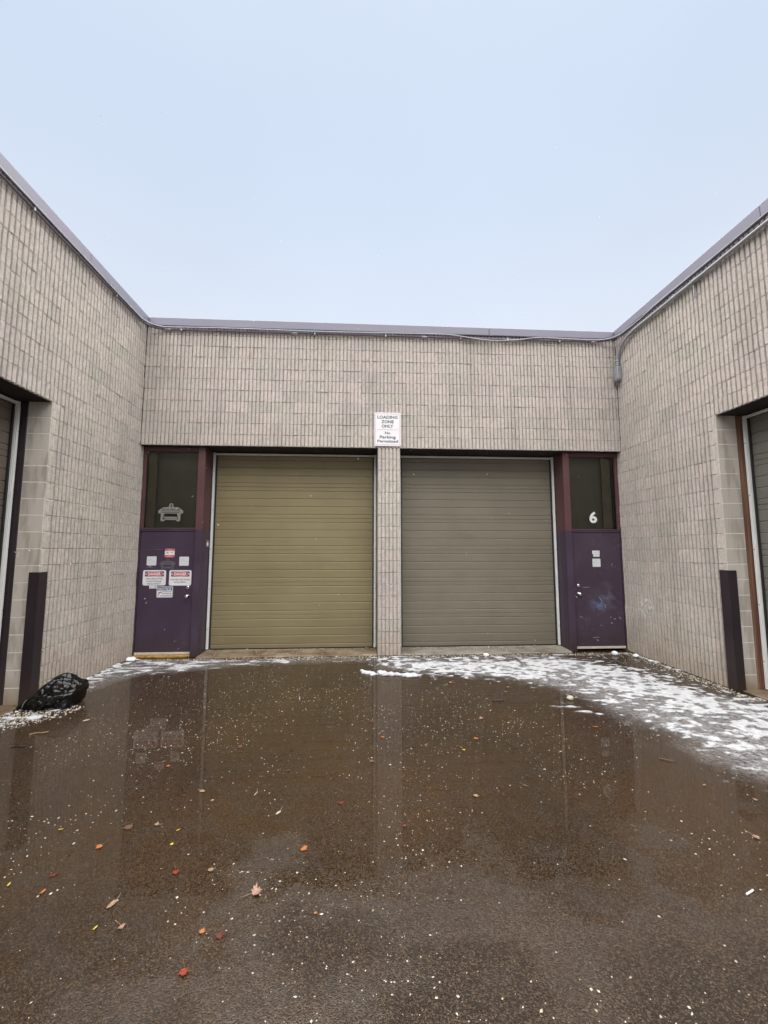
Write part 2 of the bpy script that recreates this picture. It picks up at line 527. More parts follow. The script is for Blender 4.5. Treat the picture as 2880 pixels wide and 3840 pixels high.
SNOW_FAR = [(4.40, -0.16), (5.43, -0.20), (6.35, -0.20), (7.28, -0.22), (7.74, -0.62), (8.04, -1.15), (8.16, -1.76), (8.34, -2.18), (8.55, -2.36), (8.75, -2.55)]
SNOW_NEAR = [(8.9, -4.0), (7.48, -3.60), (7.40, -3.34), (7.31, -2.98), (7.32, -2.39), (7.2, -1.81), (6.69, -1.39), (6.05, -1.03), (5.24, -1.00), (4.48, -0.68), (4.1, -0.4)]
SLUSH_NEAR = [(9.0, -4.9), (6.98, -4.06), (6.89, -3.74), (6.77, -3.30), (6.65, -2.66), (6.40, -1.97), (5.9, -1.45), (5.2, -1.25), (4.3, -0.85), (4.1, -0.4)]
SNOW_LEFT = [(0.02, -0.02), (0.9, -0.10), (1.4, -0.06), (3.0, -0.08), (4.1, -0.16), (4.1, -0.34), (2.9, -0.33), (1.9, -0.58), (1.2, -0.78), (0.75, -0.80), (0.40, -1.15), (0.36, -1.7), (0.02, -1.6)]
GRIT_LEFT = [(-0.45, -2.0), (0.02, -2.1), (0.62, -2.12), (0.55, -2.4), (0.3, -2.62), (-0.45, -2.9)]

def poly_sd(x, y, poly):
    """signed distance, positive inside"""
    x, y = np.asarray(x, float), np.asarray(y, float)
    inside = np.zeros(x.shape, bool)
    d = np.full(x.shape, 1e9)
    n = len(poly)
    for i in range(n):
        x0, y0 = poly[i]
        x1, y1 = poly[(i + 1) % n]
        c = (y0 > y) != (y1 > y)
        with np.errstate(divide='ignore', invalid='ignore'):
            xi = (x1 - x0) * (y - y0) / (y1 - y0 if y1 != y0 else 1e-9) + x0
        inside ^= c & (x < xi)
        ex, ey = x1 - x0, y1 - y0
        tt = np.clip(((x - x0) * ex + (y - y0) * ey) / (ex * ex + ey * ey), 0, 1)
        d = np.minimum(d, np.hypot(x - x0 - tt * ex, y - y0 - tt * ey))
    return np.where(inside, d, -d)

def smooth01(v, a, b):
    k = np.clip((v - a) / (b - a), 0, 1)
    return k * k * (3 - 2 * k)

def make_ground():
    xs = np.concatenate([[-150, -60, -25, -10, -4], np.arange(-1.0, 9.8, 0.05), [13, 20, 35, 70, 150]])
    ys = np.concatenate([[-300, -120, -50, -25, -14], np.arange(-8.0, 0.9, 0.05), [3, 8, 20, 60, 150]])
    X, Y = np.meshgrid(xs, ys)
    nx, ny = len(xs), len(ys)
    v = np.stack([X.ravel(), Y.ravel(), np.zeros(X.size)], 1)
    i = np.arange(nx * ny).reshape(ny, nx)
    f = np.stack([i[:-1, :-1].ravel(), i[:-1, 1:].ravel(), i[1:, 1:].ravel(), i[1:, :-1].ravel()], 1)
    me = bpy.data.meshes.new('ground')
    me.from_pydata(v.tolist(), [], f.tolist())
    x, y = v[:, 0], v[:, 1]
    n = fbm(x * 0.9 + 3, y * 0.9 + 5, o=4, seed=3)
    n2 = fbm(x * 2.2 + 8, y * 2.2, o=4, seed=9)
    # standing water: wide film below the doors, thinning toward the camera and to the right
    edge = -5.6 + 0.16 * (x - 3.0) * np.where(x > 3, 1.2, -0.45)
    wet = smooth01(y - edge + (n - 0.5) * 3.6 + (n2 - 0.5) * 2.2, -0.9, 0.7)
    wet *= 1 - smooth01(poly_sd(x, y, SNOW_FAR + SLUSH_NEAR), -0.25, 0.3) * 0.85
    patches = smooth01(fbm(x * 1.1 + 20, y * 1.1 + 7, o=3, seed=31), 0.50, 0.62) * smooth01(y, -7.5, -4.0)
    wet = np.maximum(wet, patches * 0.85)
    sl = smooth01(poly_sd(x, y, SNOW_FAR + SLUSH_NEAR) + (n2 - 0.5) * 0.6, -0.12, 0.55)
    sl = np.maximum(sl, 0.55 * smooth01(poly_sd(x, y, SNOW_LEFT) + (n2 - 0.5) * 0.4, -0.15, 0.2))
    a = me.attributes.new('wet', 'FLOAT', 'POINT')
    a.data.foreach_set('value', wet.astype(np.float32))
    a = me.attributes.new('slush', 'FLOAT', 'POINT')
    a.data.foreach_set('value', sl.astype(np.float32))
    me.update()
    t = NT('wet_asphalt')
    wet0 = t.n('ShaderNodeAttribute', 2, {'attribute_name': 'wet'})
    wbr = t.math('ADD', t.math('MULTIPLY', t.math('SUBTRACT', t.noise(3.2, 6, rough=0.68), 0.5), 1.0), t.math('MULTIPLY', t.math('SUBTRACT', t.noise(30, 4, rough=0.7), 0.5), 0.4))
    wetn = t.math('ADD', wet0, wbr, clamp=True)
    slush = t.n('ShaderNodeAttribute', 2, {'attribute_name': 'slush'})
    flat = t.scaled(1, 1, 1)
    big = t.noise(0.9, 5)
    dry0 = t.math('SUBTRACT', 1.0, wetn, clamp=True)
    c = t.mix(t.ramp(big, 0.36, 0.64), (0.022, 0.0102, 0.0026), (0.037, 0.0178, 0.0046))
    c = t.mix(t.ramp(dry0, 0.25, 0.95, 0.0, 0.8), c, (0.026, 0.0182, 0.0125))
    mid = t.noise(5.5, 5, rough=0.65)
    c = t.mix(t.ramp(mid, 0.45, 0.70, 0.0, 0.6), c, (0.030, 0.024, 0.020))
    vor = t.t.nodes.new('ShaderNodeTexVoronoi')
    t.set(vor.inputs['Vector'], t.pos)
    vor.inputs['Scale'].default_value = 170
    sepc = t.n('ShaderNodeSeparateColor', 0, None, Color=vor.outputs['Color'])
    dry = t.math('SUBTRACT', 1.0, wetn, clamp=True)
    stone = t.math('MULTIPLY', t.ramp(sepc, 0.62, 0.95), t.ramp(dry, 0.0, 1.0, 0.40, 1.0))
    c = t.mix(stone, c, (0.100, 0.068, 0.042))
    dark = t.math('MULTIPLY', t.ramp(sepc, 0.35, 0.05), 0.6)
    c = t.mix(dark, c, (0.018, 0.016, 0.015))
    sn = t.noise(26, 5, rough=0.7)
    sl2 = t.math('MULTIPLY', slush, t.ramp(sn, 0.33, 0.62))
    c = t.mix(t.math('MULTIPLY', sl2, 0.85), c, (0.36, 0.36, 0.375))
    h = t.math('ADD', t.math('MULTIPLY', vor.outputs['Distance'], -1.0), t.math('MULTIPLY', t.noise(240, 3), 0.5))
    hm = t.math('MULTIPLY', h, t.ramp(wetn, 0.15, 0.85, 1.0, 0.0))
    hm = t.math('ADD', hm, t.math('MULTIPLY', t.ramp(t.n('ShaderNodeSeparateColor', 1, None, Color=vor.outputs['Color']), 0.52, 0.68), t.math('MULTIPLY', h, 0.25)))
    swell = t.noise(6, 3)
    nr = t.bump(hm, 0.0045, 1.0)
    nrm = t.t.nodes.new('ShaderNodeBump')
    t.set(nrm.inputs['Height'], swell); nrm.inputs['Distance'].default_value = 0.0003; nrm.inputs['Strength'].default_value = 1.0
    t.set(nrm.inputs['Normal'], nr)
    ro = t.ramp(wetn, 0.1, 0.72, 0.28, 0.012)
    ro = t.math('ADD', ro, t.math('MULTIPLY', t.ramp(mid, 0.50, 0.75), 0.05))
    sepg = t.n('ShaderNodeSeparateColor', 1, None, Color=vor.outputs['Color'])
    proud = t.ramp(sepg, 0.52, 0.68)          # stones standing out of the water film
    ro = t.math('ADD', ro, t.math('MULTIPLY', proud, 0.22))
    ro = t.math('ADD', ro, t.math('MULTIPLY', sl2, 0.4))
    m = t.done(c, ro, 0, nrm.outputs[0], ior=1.50, spec=t.ramp(wetn, 0.1, 0.9, 0.28, 0.55))
    me.materials.append(m)
    o = link('ground', me)
    tag(o, 'wet brown asphalt of the loading court', None, None, 'structure')
make_ground()

# ================================================================== fluted blocks
PITCH = BL / 6
def block_mesh(x_lo, x_hi, height, seed):
    """fluted split-face block, ribs on the block's own 1/6 grid, kept between x_lo and x_hi; face toward -y"""
    r = random.Random(seed)
    mb = MB()
    j = 0.0017
    zt = height - j
    mb.box(x_lo + j * 0.6, x_hi - j * 0.6, 0.0235, 0.036, j, zt)
    kk = 0
    for k in range(6):
        a, b = k * PITCH + 0.0098, (k + 1) * PITCH - 0.0098
        a, b = max(a, x_lo + 0.003), min(b, x_hi - 0.003)
        if b - a < 0.012:
            continue
        d0 = r.uniform(-0.003, 0.003)
        rows = [j, j + 0.007, height * r.uniform(0.3, 0.42), height * r.uniform(0.58, 0.72), zt - 0.007, zt]
        vs = []
        for q, z in enumerate(rows):
            end = q in (0, len(rows) - 1)
            dl = d0 + r.uniform(-0.003, 0.003) + (0.004 if end else 0)
            dr = d0 + r.uniform(-0.003, 0.003) + (0.004 if end else 0)
            e1, e2 = r.uniform(-0.0014, 0.0014), r.uniform(-0.0014, 0.0014)
            ins = 0.004 if end else 0.002
            vs += [(a - 0.001, 0.0237, z), (a + ins + e1, dl, z), (b - ins + e2, dr, z), (b + 0.001, 0.0237, z)]
        fs = []
        n = len(rows)
        for q in range(n - 1):
            for s in range(3):
                p = q * 4 + s
                fs.append((p, p + 1, p + 5, p + 4))
        fs.append((3, 2, 1, 0))
        p = (n - 1) * 4
        fs.append((p, p + 1, p + 2, p + 3))
        # join each rib to the slab so one block is one island
        mb.add(vs, fs)
    return mb

_cache = {}
def block_data(x_lo, x_hi, height):
    key = (round(x_lo, 3), round(x_hi, 3), round(height, 3))
    lst = _cache.setdefault(key, [])
    full = x_hi - x_lo > BL - 0.01 and height > 0.19
    limit = 10 if full else 3
    if len(lst) < limit:
        lst.append(block_mesh(x_lo, x_hi, height, 1000 + len(_cache) * 50 + len(lst)).mesh('block', M['block']))
        return lst[-1]
    return R.choice(lst)

def course_spans(s0, s1, row):
    """blocks of one course between s0 and s1 in running bond: (start of block, lo, hi)"""
    off = 0.0 if row % 2 == 0 else -BL / 2
    out = []
    k = math.floor((s0 - off) / BL)
    while True:
        st = off + k * BL
        lo, hi = max(s0, st), min(s1, st + BL)
        if st >= s1 - 1e-6:
            break
        if hi - lo > 0.015:
            out.append((st, lo - st, hi - st))
        k += 1
    return out

# frame(s, d, z): point at s along the wall, d behind the face
def fr_back(s, z, d=0.0): return (s, d, z)
def fr_left(s, z, d=0.0): return (-d, s, z)              # s = y, rotation +90
def fr_right(s, z, d=0.0): return (XR + d, -s, z)        # s = -y, rotation -90

def lay_blocks(wall, frame, rz, s0, s1, r0, r1):
    for row in range(r0, r1):
        z = row * C
        h = C if row < 28 else WALL_TOP - 28 * C
        for st, lo, hi in course_spans(s0, s1, row):
            p = frame(st + R.uniform(-0.0012, 0.0012), z, R.uniform(-0.002, 0.002))
            link('block', block_data(lo, hi, h), wall, p, rz)

def joined_blocks(name, parent, frame, rz, s0, s1, r0, r1):
    mb = MB()
    tones = []
    cs, sn = math.cos(rz), math.sin(rz)
    for row in range(r0, r1):
        z = row * C
        h = C if row < 28 else WALL_TOP - 28 * C
        for st, lo, hi in course_spans(s0, s1, row):
            me = block_data(lo, hi, h)
            px, py, pz = frame(st, z, R.uniform(-0.002, 0.002))
            vs = [(px + v.co.x * cs - v.co.y * sn, py + v.co.x * sn + v.co.y * cs, pz + v.co.z) for v in me.vertices]
            mb.add(vs, [tuple(p.vertices) for p in me.polygons])
            tones += [R.random()] * len(vs)
    o = mb.build(name, M['block'], parent)
    o.data.attributes.new('tone', 'FLOAT', 'POINT').data.foreach_set('value', tones)
    tag(o, kind='stuff')
    return o

# ------------------------------------------------------------------ overhead doors
def section_mesh(w, h, mat, seed):
    """one door section: flat pans and four pressed grooves; local x 0..w, face toward -y, z 0..h"""
    r = random.Random(seed)
    prof = [(0.0, 0.006), (0.004, 0.0)]
    for k in range(4):
        zc = h * (0.125 + 0.25 * k)
        prof += [(zc - 0.014, 0.0), (zc - 0.004, 0.0075), (zc + 0.002, 0.0075), (zc + 0.008, 0.0)]
    prof += [(h - 0.006, 0.0), (h - 0.0010, 0.006)]
    nx = 9
    vs, fs = [], []
    ph = [r.uniform(-0.0022, 0.0022) for _ in range(nx)]
    for i in range(nx):
        x = w * i / (nx - 1)
        for z, d in prof:
            vs.append((x, d + ph[i] * math.sin(math.pi * z / h), z))
    n = len(prof)
    for i in range(nx - 1):
        for k in range(n - 1):
            a = i * n + k
            fs.append((a, a + n, a + n + 1, a + 1))
    mb = MB().add(vs, fs)
    mb.box(0.0005, w - 0.0005, 0.014, 0.045, 0.001, h - 0.003)
    return mb.mesh('section', mat)

def overhead_door(parent, frame, rz, s0, s1, z0, z1, d, mat, seed, label=None, lean=0.0):
    """the door is an empty that carries its sections, tracks and header"""
    base = Vector(frame((s0 + s1) / 2, z0, d))
    door = bpy.data.objects.new('overhead_door', None)
    col.objects.link(door)
    door.parent = parent
    w = base
    p = parent
    while p is not None:
        w = w - Vector(p.location); p = p.parent
    door.location = w
    if label: door['label'] = label
    n = 6
    h = (z1 - z0) / n
    r = random.Random(seed)
    datas = [section_mesh(s1 - s0 - 0.06, h, mat, seed * 10 + k) for k in range(3)]
    for k in range(n):
        link('section', datas[k % 3], door, frame(s0 + 0.03, z0 + k * h, d + r.uniform(0, 0.004)), rz)
    for s, flip in ((s0, 0), (s1 - 0.045, 1)):
        mb = MB()
        mb.box(0, 0.045, -0.050, -0.014, 0, z1 - z0 + 0.045, 0, 0.004)
        mb.box(0.012 if flip == 0 else 0.002, 0.043 if flip == 0 else 0.033, -0.064, -0.0505, 0.0, z1 - z0 - 0.03, 0, 0.003)
        for q in range(5):
            zz = 0.35 + q * 0.72
            mb.lathe([(0, 0.007), (0.003, 0.006)], (0.030, -0.064, zz), (0, -1, 0), 8, 1)
        o = link('track', mb.mesh('track', [M['white_metal'], M['dark_rubber']]), door, frame(s, z0, d), rz)
        mb = MB()
        a = 0.046 if flip == 0 else -0.026
        mb.box(a, a + 0.025, -0.024, -0.010, 0, z1 - z0, 0)
        link('side_seal', mb.mesh('side_seal', M['dark_rubber']), door, frame(s, z0, d), rz)
    mb = MB()
    mb.box(0.046, s1 - s0 - 0.046, -0.046, -0.006, z1 - z0 + 0.003, z1 - z0 + 0.036, 0, 0.003)
    link('header_trim', mb.mesh('header_trim', M['white_metal']), door, frame(s0, z0, d), rz)
    mb = MB()
    mb.box(0.03, s1 - s0 - 0.03, -0.004, 0.040, -0.014, -0.001)
    link('bottom_seal', mb.mesh('bottom_seal', M['dark_rubber']), door, frame(s0, z0, d), rz)
    return door

# ================================================================== rear unit
rear = empty('warehouse_building', (4.356, 0.25, 0))
tag(rear, 'beige fluted block rear unit with olive and taupe overhead doors and two purple doors', 'building')

mb = MB()
mb.box(-0.05, XR + 0.05, 0.03, 0.62, 18 * C + 0.004, WALL_TOP - 0.003)
mb.box(4.158, 4.562, 0.03, 0.62, 0, 18 * C)
wall = mb.build('wall', M['mortar'], rear)
lay_blocks(wall, fr_back, 0.0, 0.0, XR, 18, 29)
for row in range(18):                       # the pillar between the doors, one block per course
    link('block', block_data(0, BL, C), wall, (4.1565 + R.uniform(-0.002, 0.002), R.uniform(-0.003, 0.003), row * C), 0.0)
mb = MB()
mb.box(-0.02, 4.150, 0.034, 0.60, 18 * C - 0.004, 18 * C + 0.002)
mb.box(4.568, XR + 0.02, 0.034, 0.60, 18 * C - 0.004, 18 * C + 0.002)
mb.build('lintel_plate', M['soffit'], rear)
mb = MB()
mb.box(-0.4, XR + 0.4, 0.64, 9.0, 0, WALL_TOP - 0.02)
mb.build('building_body', M['mortar'], rear)
mb = MB(); mb.box(0.037, 6.247, -0.036, 0.5, WALL_TOP, COP_TOP, 0, 0.006); mb.build('coping', M['coping'], rear)
mb = MB(); mb.box(6.253, 8.675, -0.036, 0.5, WALL_TOP + 0.001, COP_TOP - 0.001, 0, 0.006); mb.build('coping', M['coping'], rear)

# sills sloping out of the overhead doors
for x0, x1, m in ((1.092, 4.150, M['sill_brown']), (4.566, 7.628, M['sill_grey'])):
    n = 24
    vs, fs = [], []
    rr = random.Random(int(x0 * 100))
    for i in range(n + 1):
        x = x0 + (x1 - x0) * i / n
        e = rr.uniform(-0.012, 0.012)
        vs += [(x, 0.03 + e, 0.001), (x, 0.045 + e, 0.016 + rr.uniform(-0.004, 0.004)), (x, 0.62, 0.032)]
    for i in range(n):
        a = i * 3
        fs += [(a, a + 3, a + 4, a + 1), (a + 1, a + 4, a + 5, a + 2)]
    MB().add(vs, fs).build('concrete_sill', m, rear)

overhead_door(rear, fr_back, 0.0, 1.09, 4.150, 0.045, 3.595, 0.50, M['olive_door'], 3, 'olive overhead door left of the pillar')
overhead_door(rear, fr_back, 0.0, 4.570, 7.630, 0.045, 3.595, 0.50, M['taupe_door'], 5, 'taupe overhead door right of the pillar')

def entrance(parent, x0, x1, post, door_mat, knob_x, blind, label):
    """door and transom between x0 and x1; post = (x range) beside the overhead door with its deep return"""
    p0, p1 = post
    split = 2.165
    side = -1 if p0 > x0 else 1          # which way the return lies: the deep bay is outside the post
    # door leaf
    lx0, lx1 = (x0 + 0.012, p0 - 0.012) if p0 > x0 else (p1 + 0.012, x1 - 0.012)
    mb = MB(); mb.box(lx0 + 0.003, lx1 - 0.003, 0.150, 0.195, 0.045, 2.142, 0, 0.004)
    leaf = mb.build('entrance_door', door_mat, parent)
    leaf['label'] = label
    for kz, kind in ((1.02, 'door_knob'), (1.17, 'deadbolt')):
        mb = MB()
        if kind == 'door_knob':
            mb.lathe([(0, 0.036), (0.006, 0.036), (0.012, 0.016), (0.03, 0.014), (0.038, 0.026), (0.052, 0.033), (0.066, 0.028), (0.073, 0.012)], (knob_x, 0.150, kz), (0, -1, 0))
        else:
            mb.lathe([(0, 0.032), (0.010, 0.032), (0.022, 0.026), (0.025, 0.016)], (knob_x, 0.150, kz), (0, -1, 0))
        mb.build(kind, M['chrome'], leaf)
    mb = MB(); mb.box(lx0 + 0.004, lx1 - 0.004, 0.138, 0.1495, 0.040, 0.080, 0, 0.002)
    for q in range(5):
        mb.lathe([(0, 0.005), (0.0015, 0.004)], (lx0 + 0.06 + q * (lx1 - lx0 - 0.12) / 4, 0.138, 0.06), (0, -1, 0), 8, 1)
    mb.build('door_sweep', [M['aluminium'], M['sign_grey']], leaf)
    mb = MB(); mb.box(x0 + 0.004, x1 - 0.004, 0.08, 0.30, 0.001, 0.034, 0, 0.006)
    mb.build('threshold', M['yellow'] if knob_x < 4 else M['sill_grey'], parent)
    # frame: jambs, head between door and transom, transom frame
    lo, hi = (x0, p0) if p0 > x0 else (p1, x1)
    mb = MB()
    mb.box(lo - 0.001, lo + 0.011, 0.135, 0.22, 0.035, split)
    mb.box(hi - 0.011, hi + 0.001, 0.135, 0.22, 0.035, split)
    mb.box(lo + 0.0115, hi - 0.0115, 0.140, 0.22, 2.146, 2.186, 0, 0.003)
    mb.build('door_frame', M['purple'], parent)
    fw = 0.042
    mb = MB()
    wa, wb = (lo + (0.045 if p0 > x0 else 0.012), hi - (0.012 if p0 > x0 else 0.045))
    mb.box(lo - 0.001, wa, 0.132, 0.22, 2.187, 3.652, 0, 0.003)
    mb.box(wb, hi + 0.001, 0.132, 0.22, 2.187, 3.652, 0, 0.003)
    mb.box(wa + 0.0005, wb - 0.0005, 0.134, 0.22, 3.575, 3.652, 0, 0.003)
    mb.box(wa + 0.0005, wb - 0.0005, 0.134, 0.22, 2.187, 2.206, 0, 0.002)
    mb.box(wa - 0.01, wb + 0.01, 0.30, 0.32, 2.16, 3.65, 1)
    tw = mb.build('transom_window', [M['maroon'], M['pane_back']], parent)
    mb = MB(); mb.box(wa + 0.0008, wb - 0.0008, 0.170, 0.174, 2.2065, 3.5745)
    mb.build('pane', M['pane'], tw)
    b0, b1 = blind
    mb = MB(); mb.box(b0, b1, 0.215, 0.225, 2.215, 3.57, 0, 0.002)
    mb.build('blind', M['blind'], tw)
    # post and its deep return to the overhead door, painted in two colours
    ro = (p1 - 0.03, p1) if p0 > x0 else (p0, p0 + 0.03)
    mb = MB(); mb.box(p0, p1, 0.100, 0.160, 2.1655, 3.654, 0, 0.005); mb.box(ro[0] - 0.0, ro[1] - 0.0012 if p0 > x0 else ro[1], 0.161, 0.60, 2.1655, 3.654)
    mb.build('post', M['maroon'], parent)
    mb = MB(); mb.box(p0, p1, 0.100, 0.160, 0.002, 2.165, 0, 0.005); mb.box(ro[0], ro[1] - 0.0012 if p0 > x0 else ro[1], 0.161, 0.60, 0.002, 2.165)
    mb.build('post', M['purple'], parent)
    mb = MB(); mb.box(lo, hi, 0.33, 0.36, 0.0, 3.65)
    mb.build('back_panel', M['soffit'], parent)
    return leaf

entrance(rear, 0.004, 0.957, (0.957, 1.083), M['purple'], 0.862, (0.03, 0.20), 'purple door with safety signs')
entrance(rear, 8.708, 8.708, (7.637, 7.757), M['purple_scuffed'], 7.855, (8.44, 8.60), 'scuffed purple door with white stickers')

# ================================================================== the two wings
def wing(side):
    L = side == 'left'
    rz = math.pi / 2 if L else -math.pi / 2
    fr = fr_left if L else fr_right
    sgn = 1 if L else -1                   # s = sgn * y
    X = (lambda d: -d) if L else (lambda d: XR + d)
    def bx(mb, d0, d1, y0, y1, z0, z1, mi=0, bev=0.0):
        a, b = sorted((X(d0), X(d1)))
        mb.box(a, b, min(y0, y1), max(y0, y1), z0, z1, mi, bev)
    w = empty('warehouse_building', (X(0.3), -5.0, 0))
    if L: tag(w, 'beige fluted block left wing with brown overhead door beside the garbage bag', 'building')
    else: tag(w, 'beige fluted block right wing with grey overhead door and rusty door frame', 'building')
    YE = YO - 3.10                           # far side of the opening
    YN = -10.2
    mb = MB()
    bx(mb, 0.029, 0.615, YO, 0.61, 0, 18 * C + 0.003)
    bx(mb, 0.029, 0.615, YN, 0.61, 18 * C + 0.0035, WALL_TOP - 0.001)
    bx(mb, 0.03, 0.62, YN, YE, 0, 18 * C + 0.003)
    wall = mb.build('wall', M['mortar'], w)
    def span(ya, yb):
        return (ya, yb) if L else (-yb, -ya)
    far = 0.145                              # the wing runs on behind the lintel of the rear unit
    s0, s1 = span(YO, far)
    lay_blocks(wall, fr, rz, s0, s1, 0, 18)
    s0, s1 = span(YO, -0.002)
    lay_blocks(wall, fr, rz, s0, s1, 18, 29)
    s0, s1 = span(YE + 0.35, YO)
    lay_blocks(wall, fr, rz, s0, s1, 18, 29)
    s0, s1 = span(YN, YE + 0.35)
    joined_blocks('block_courses', w, fr, rz, s0, s1, 18, 29)
    s0, s1 = span(YN, YE)
    joined_blocks('block_courses', w, fr, rz, s0, s1, 0, 18)
    # smooth jamb blocks facing the camera, and those across the opening
    for yj, dirn in ((YO, -1), (YE, 1)):
        for row in range(18):
            m2 = MB()
            e = R.uniform(-0.001, 0.001)
            ya, yb = yj + dirn * 0.002 + e, yj - dirn * 0.10
            d0 = 0.004
            bx(m2, d0, 0.285, ya, yb, row * C + 0.0045, (row + 1) * C - 0.0045, 0, 0.002)
            m2.build('jamb_block', M['smooth'], wall)
        m2 = MB()
        bx(m2, 0.006, 0.283, yj + dirn * 0.0005, yj - dirn * 0.05, 0, 18 * C - 0.001)
        m2.build('jamb_mortar', M['mortar_pale'], w)
    mb = MB(); bx(mb, 0.034, 0.60, YE, YO, 18 * C - 0.004, 18 * C + 0.002)
    mb.build('lintel_plate', M['soffit'], w)
    mb = MB(); bx(mb, 0.64, 8.0, YN, 0.6, 0, WALL_TOP - 0.02)
    mb.build('building_body', M['mortar'], w)
    # steel door frame behind the jamb
    for yj, dirn in ((YO, -1), (YE, 1)):
        mb = MB()
        bx(mb, 0.286, 0.325, yj + dirn * 0.012, yj - dirn * 0.05, 0.0, 18 * C - 0.006, 0, 0.003)
        bx(mb, 0.326, 0.62, yj + dirn * 0.004, yj - dirn * 0.05, 0.0, 18 * C - 0.006)
        mb.build('steel_frame', M['guard'] if L else M['rust'], w)
    # coping in lengths with open joints
    cuts = [-0.036 + 0.0, -1.60, -4.65, -7.7, YN] if L else [-0.036, -2.9, -6.0, -9.0, YN]
    cuts[0] = 0.5
    for a, b in zip(cuts[:-1], cuts[1:]):
        mb = MB(); bx(mb, -0.036, 0.5, b + 0.003, a - 0.003 if a < 0 else a, WALL_TOP, COP_TOP + 0.002, 0, 0.006)
        mb.build('coping', M['coping'], w)
    s0, s1 = span(YE + 0.012, YO - 0.012)
    overhead_door(w, fr, rz, s0, s1, 0.03, 3.60, 0.42, M['brown_door'] if L else M['grey_door'], 7 if L else 9)
    mb = MB(); bx(mb, 0.05, 0.62, YE, YO, 0.0015, 0.018, 0, 0.006)
    mb.build('concrete_sill', M['sill_brown'], w)
    return w
M['mortar_pale'] = plain('pale_mortar', (0.74, 0.71, 0.65), 0.95, var=0.1, scale=20)
wing('left')
wing('right')

# ================================================================== steel corner guards
def guard(x, y, sx, label, seed):
    e = empty('corner_guard', (x, y, 0))
    tag(e, label, 'corner guard', 'steel guards on the outer wall corners')
    H, T, W = 1.545, 0.010, 0.098
    def bx(mb, xa, xb, ya, yb, z0, z1, mi=0, bev=0.0):
        a, b = sorted((x + sx * xa, x + sx * xb))
        mb.box(a, b, min(y + ya, y + yb), max(y + ya, y + yb), z0, z1, mi, bev)
    mb = MB(); bx(mb, 0.018, -W, -0.018 - T, -0.018, 0, H, 0, 0.002); mb.build('flange', M['guard'], e)
    mb = MB(); bx(mb, 0.0185, 0.0185 + T, -0.018 - T, W, 0, H + 0.001, 0, 0.002); mb.build('flange', M['guard'], e)
guard(0.0, YO, 1, 'dark plum steel corner guard standing behind the black garbage bag', 1)
guard(XR, YO, -1, 'dark plum steel corner guard beside the rusty door frame', 2)

# ================================================================== conduits and cables under the coping
def smooth_path(pts, n=8):
    P = [Vector(p) for p in pts]
    out = []
    for i in range(len(P) - 1):
        p0, p1, p2, p3 = P[max(i - 1, 0)], P[i], P[i + 1], P[min(i + 2, len(P) - 1)]
        for k in range(n):
            u = k / n
            out.append(0.5 * ((2 * p1) + (p2 - p0) * u + (2 * p0 - 5 * p1 + 4 * p2 - p3) * u * u + (3 * p1 - p0 - 3 * p2 + p3) * u ** 3))
    out.append(P[-1])
    return out

def arc(cx, cy, r, a0, a1, z, n=8):
    return [(cx + r * math.cos(math.radians(a0 + (a1 - a0) * k / n)), cy + r * math.sin(math.radians(a0 + (a1 - a0) * k / n)), z) for k in range(n + 1)]

e = empty('conduit_pipe', (0.04, -0.04, 5.76))
tag(e, 'thin plum painted conduit running under the coping of the left and rear walls', 'conduit')
path = [(0.034, -10.1, 5.765), (0.034, -5.0, 5.762), (0.034, -0.40, 5.765)] + arc(0.354, -0.354, 0.32, 180, 90, 5.765)[1:] + [(3.0, -0.034, 5.768), (8.30, -0.034, 5.772)] + arc(8.36, -0.354, 0.32, 90, 0, 5.79)[1:] + [(8.678, -0.8, 5.80), (8.678, -4.0, 5.80), (8.678, -10.1, 5.80)]
MB().tube(path, 0.0165, 10).build('pipe', M['conduit_paint'], e)
for x in (0.39, 2.63, 5.02, 8.27):
    MB().tube([(x - 0.05, -0.034, 5.768), (x - 0.02, -0.034, 5.768), (x - 0.019, -0.034, 5.768), (x + 0.02, -0.034, 5.768), (x + 0.021, -0.034, 5.768), (x + 0.05, -0.034, 5.768)], [0.021, 0.021, 0.024, 0.024, 0.021, 0.021], 10).build('coupling', M['zinc'], e)
for x in (0.62, 3.0, 4.3, 5.7, 6.6, 7.6):
    mb = MB(); mb.box(x - 0.012, x + 0.012, -0.056, -0.002, 5.742, 5.795, 0, 0.003); mb.build('strap', M['zinc'], e)
for y in (-1.0, -2.6, -4.2):
    mb = MB(); mb.box(0.002, 0.056, y - 0.012, y + 0.012, 5.739, 5.790, 0, 0.003); mb.build('strap', M['zinc'], e)

e = empty('conduit_pipe', (8.66, -0.12, 5.3))
tag(e, 'thick grey conduit on the right wall bending down into a conduit body', 'conduit')
cz = 5.70
path = [(8.665, -10.1, cz), (8.665, -4.0, cz), (8.665, -0.62, cz)]
for k in range(1, 9):
    a = math.radians(90 * k / 8)
    path.append((8.665, -0.62 + 0.50 * math.sin(a), cz - 0.36 * (1 - math.cos(a))))
path += [(8.665, -0.12, 5.30), (8.665, -0.12, 5.24)]
MB().tube(path, 0.026, 12).build('pipe', M['conduit_grey'], e)
for z in (5.43, 5.36, 5.31, 5.275):
    MB().tube([(8.665, -0.12, z - 0.012), (8.665, -0.12, z + 0.012)], 0.036 if z > 5.4 else 0.041, 12).build('collar', M['conduit_grey'], e)
for y in (-1.55, -1.95):
    MB().tube([(8.665, y - 0.05, cz), (8.665, y + 0.05, cz)], 0.031, 12).build('coupling', M['conduit_grey'], e)
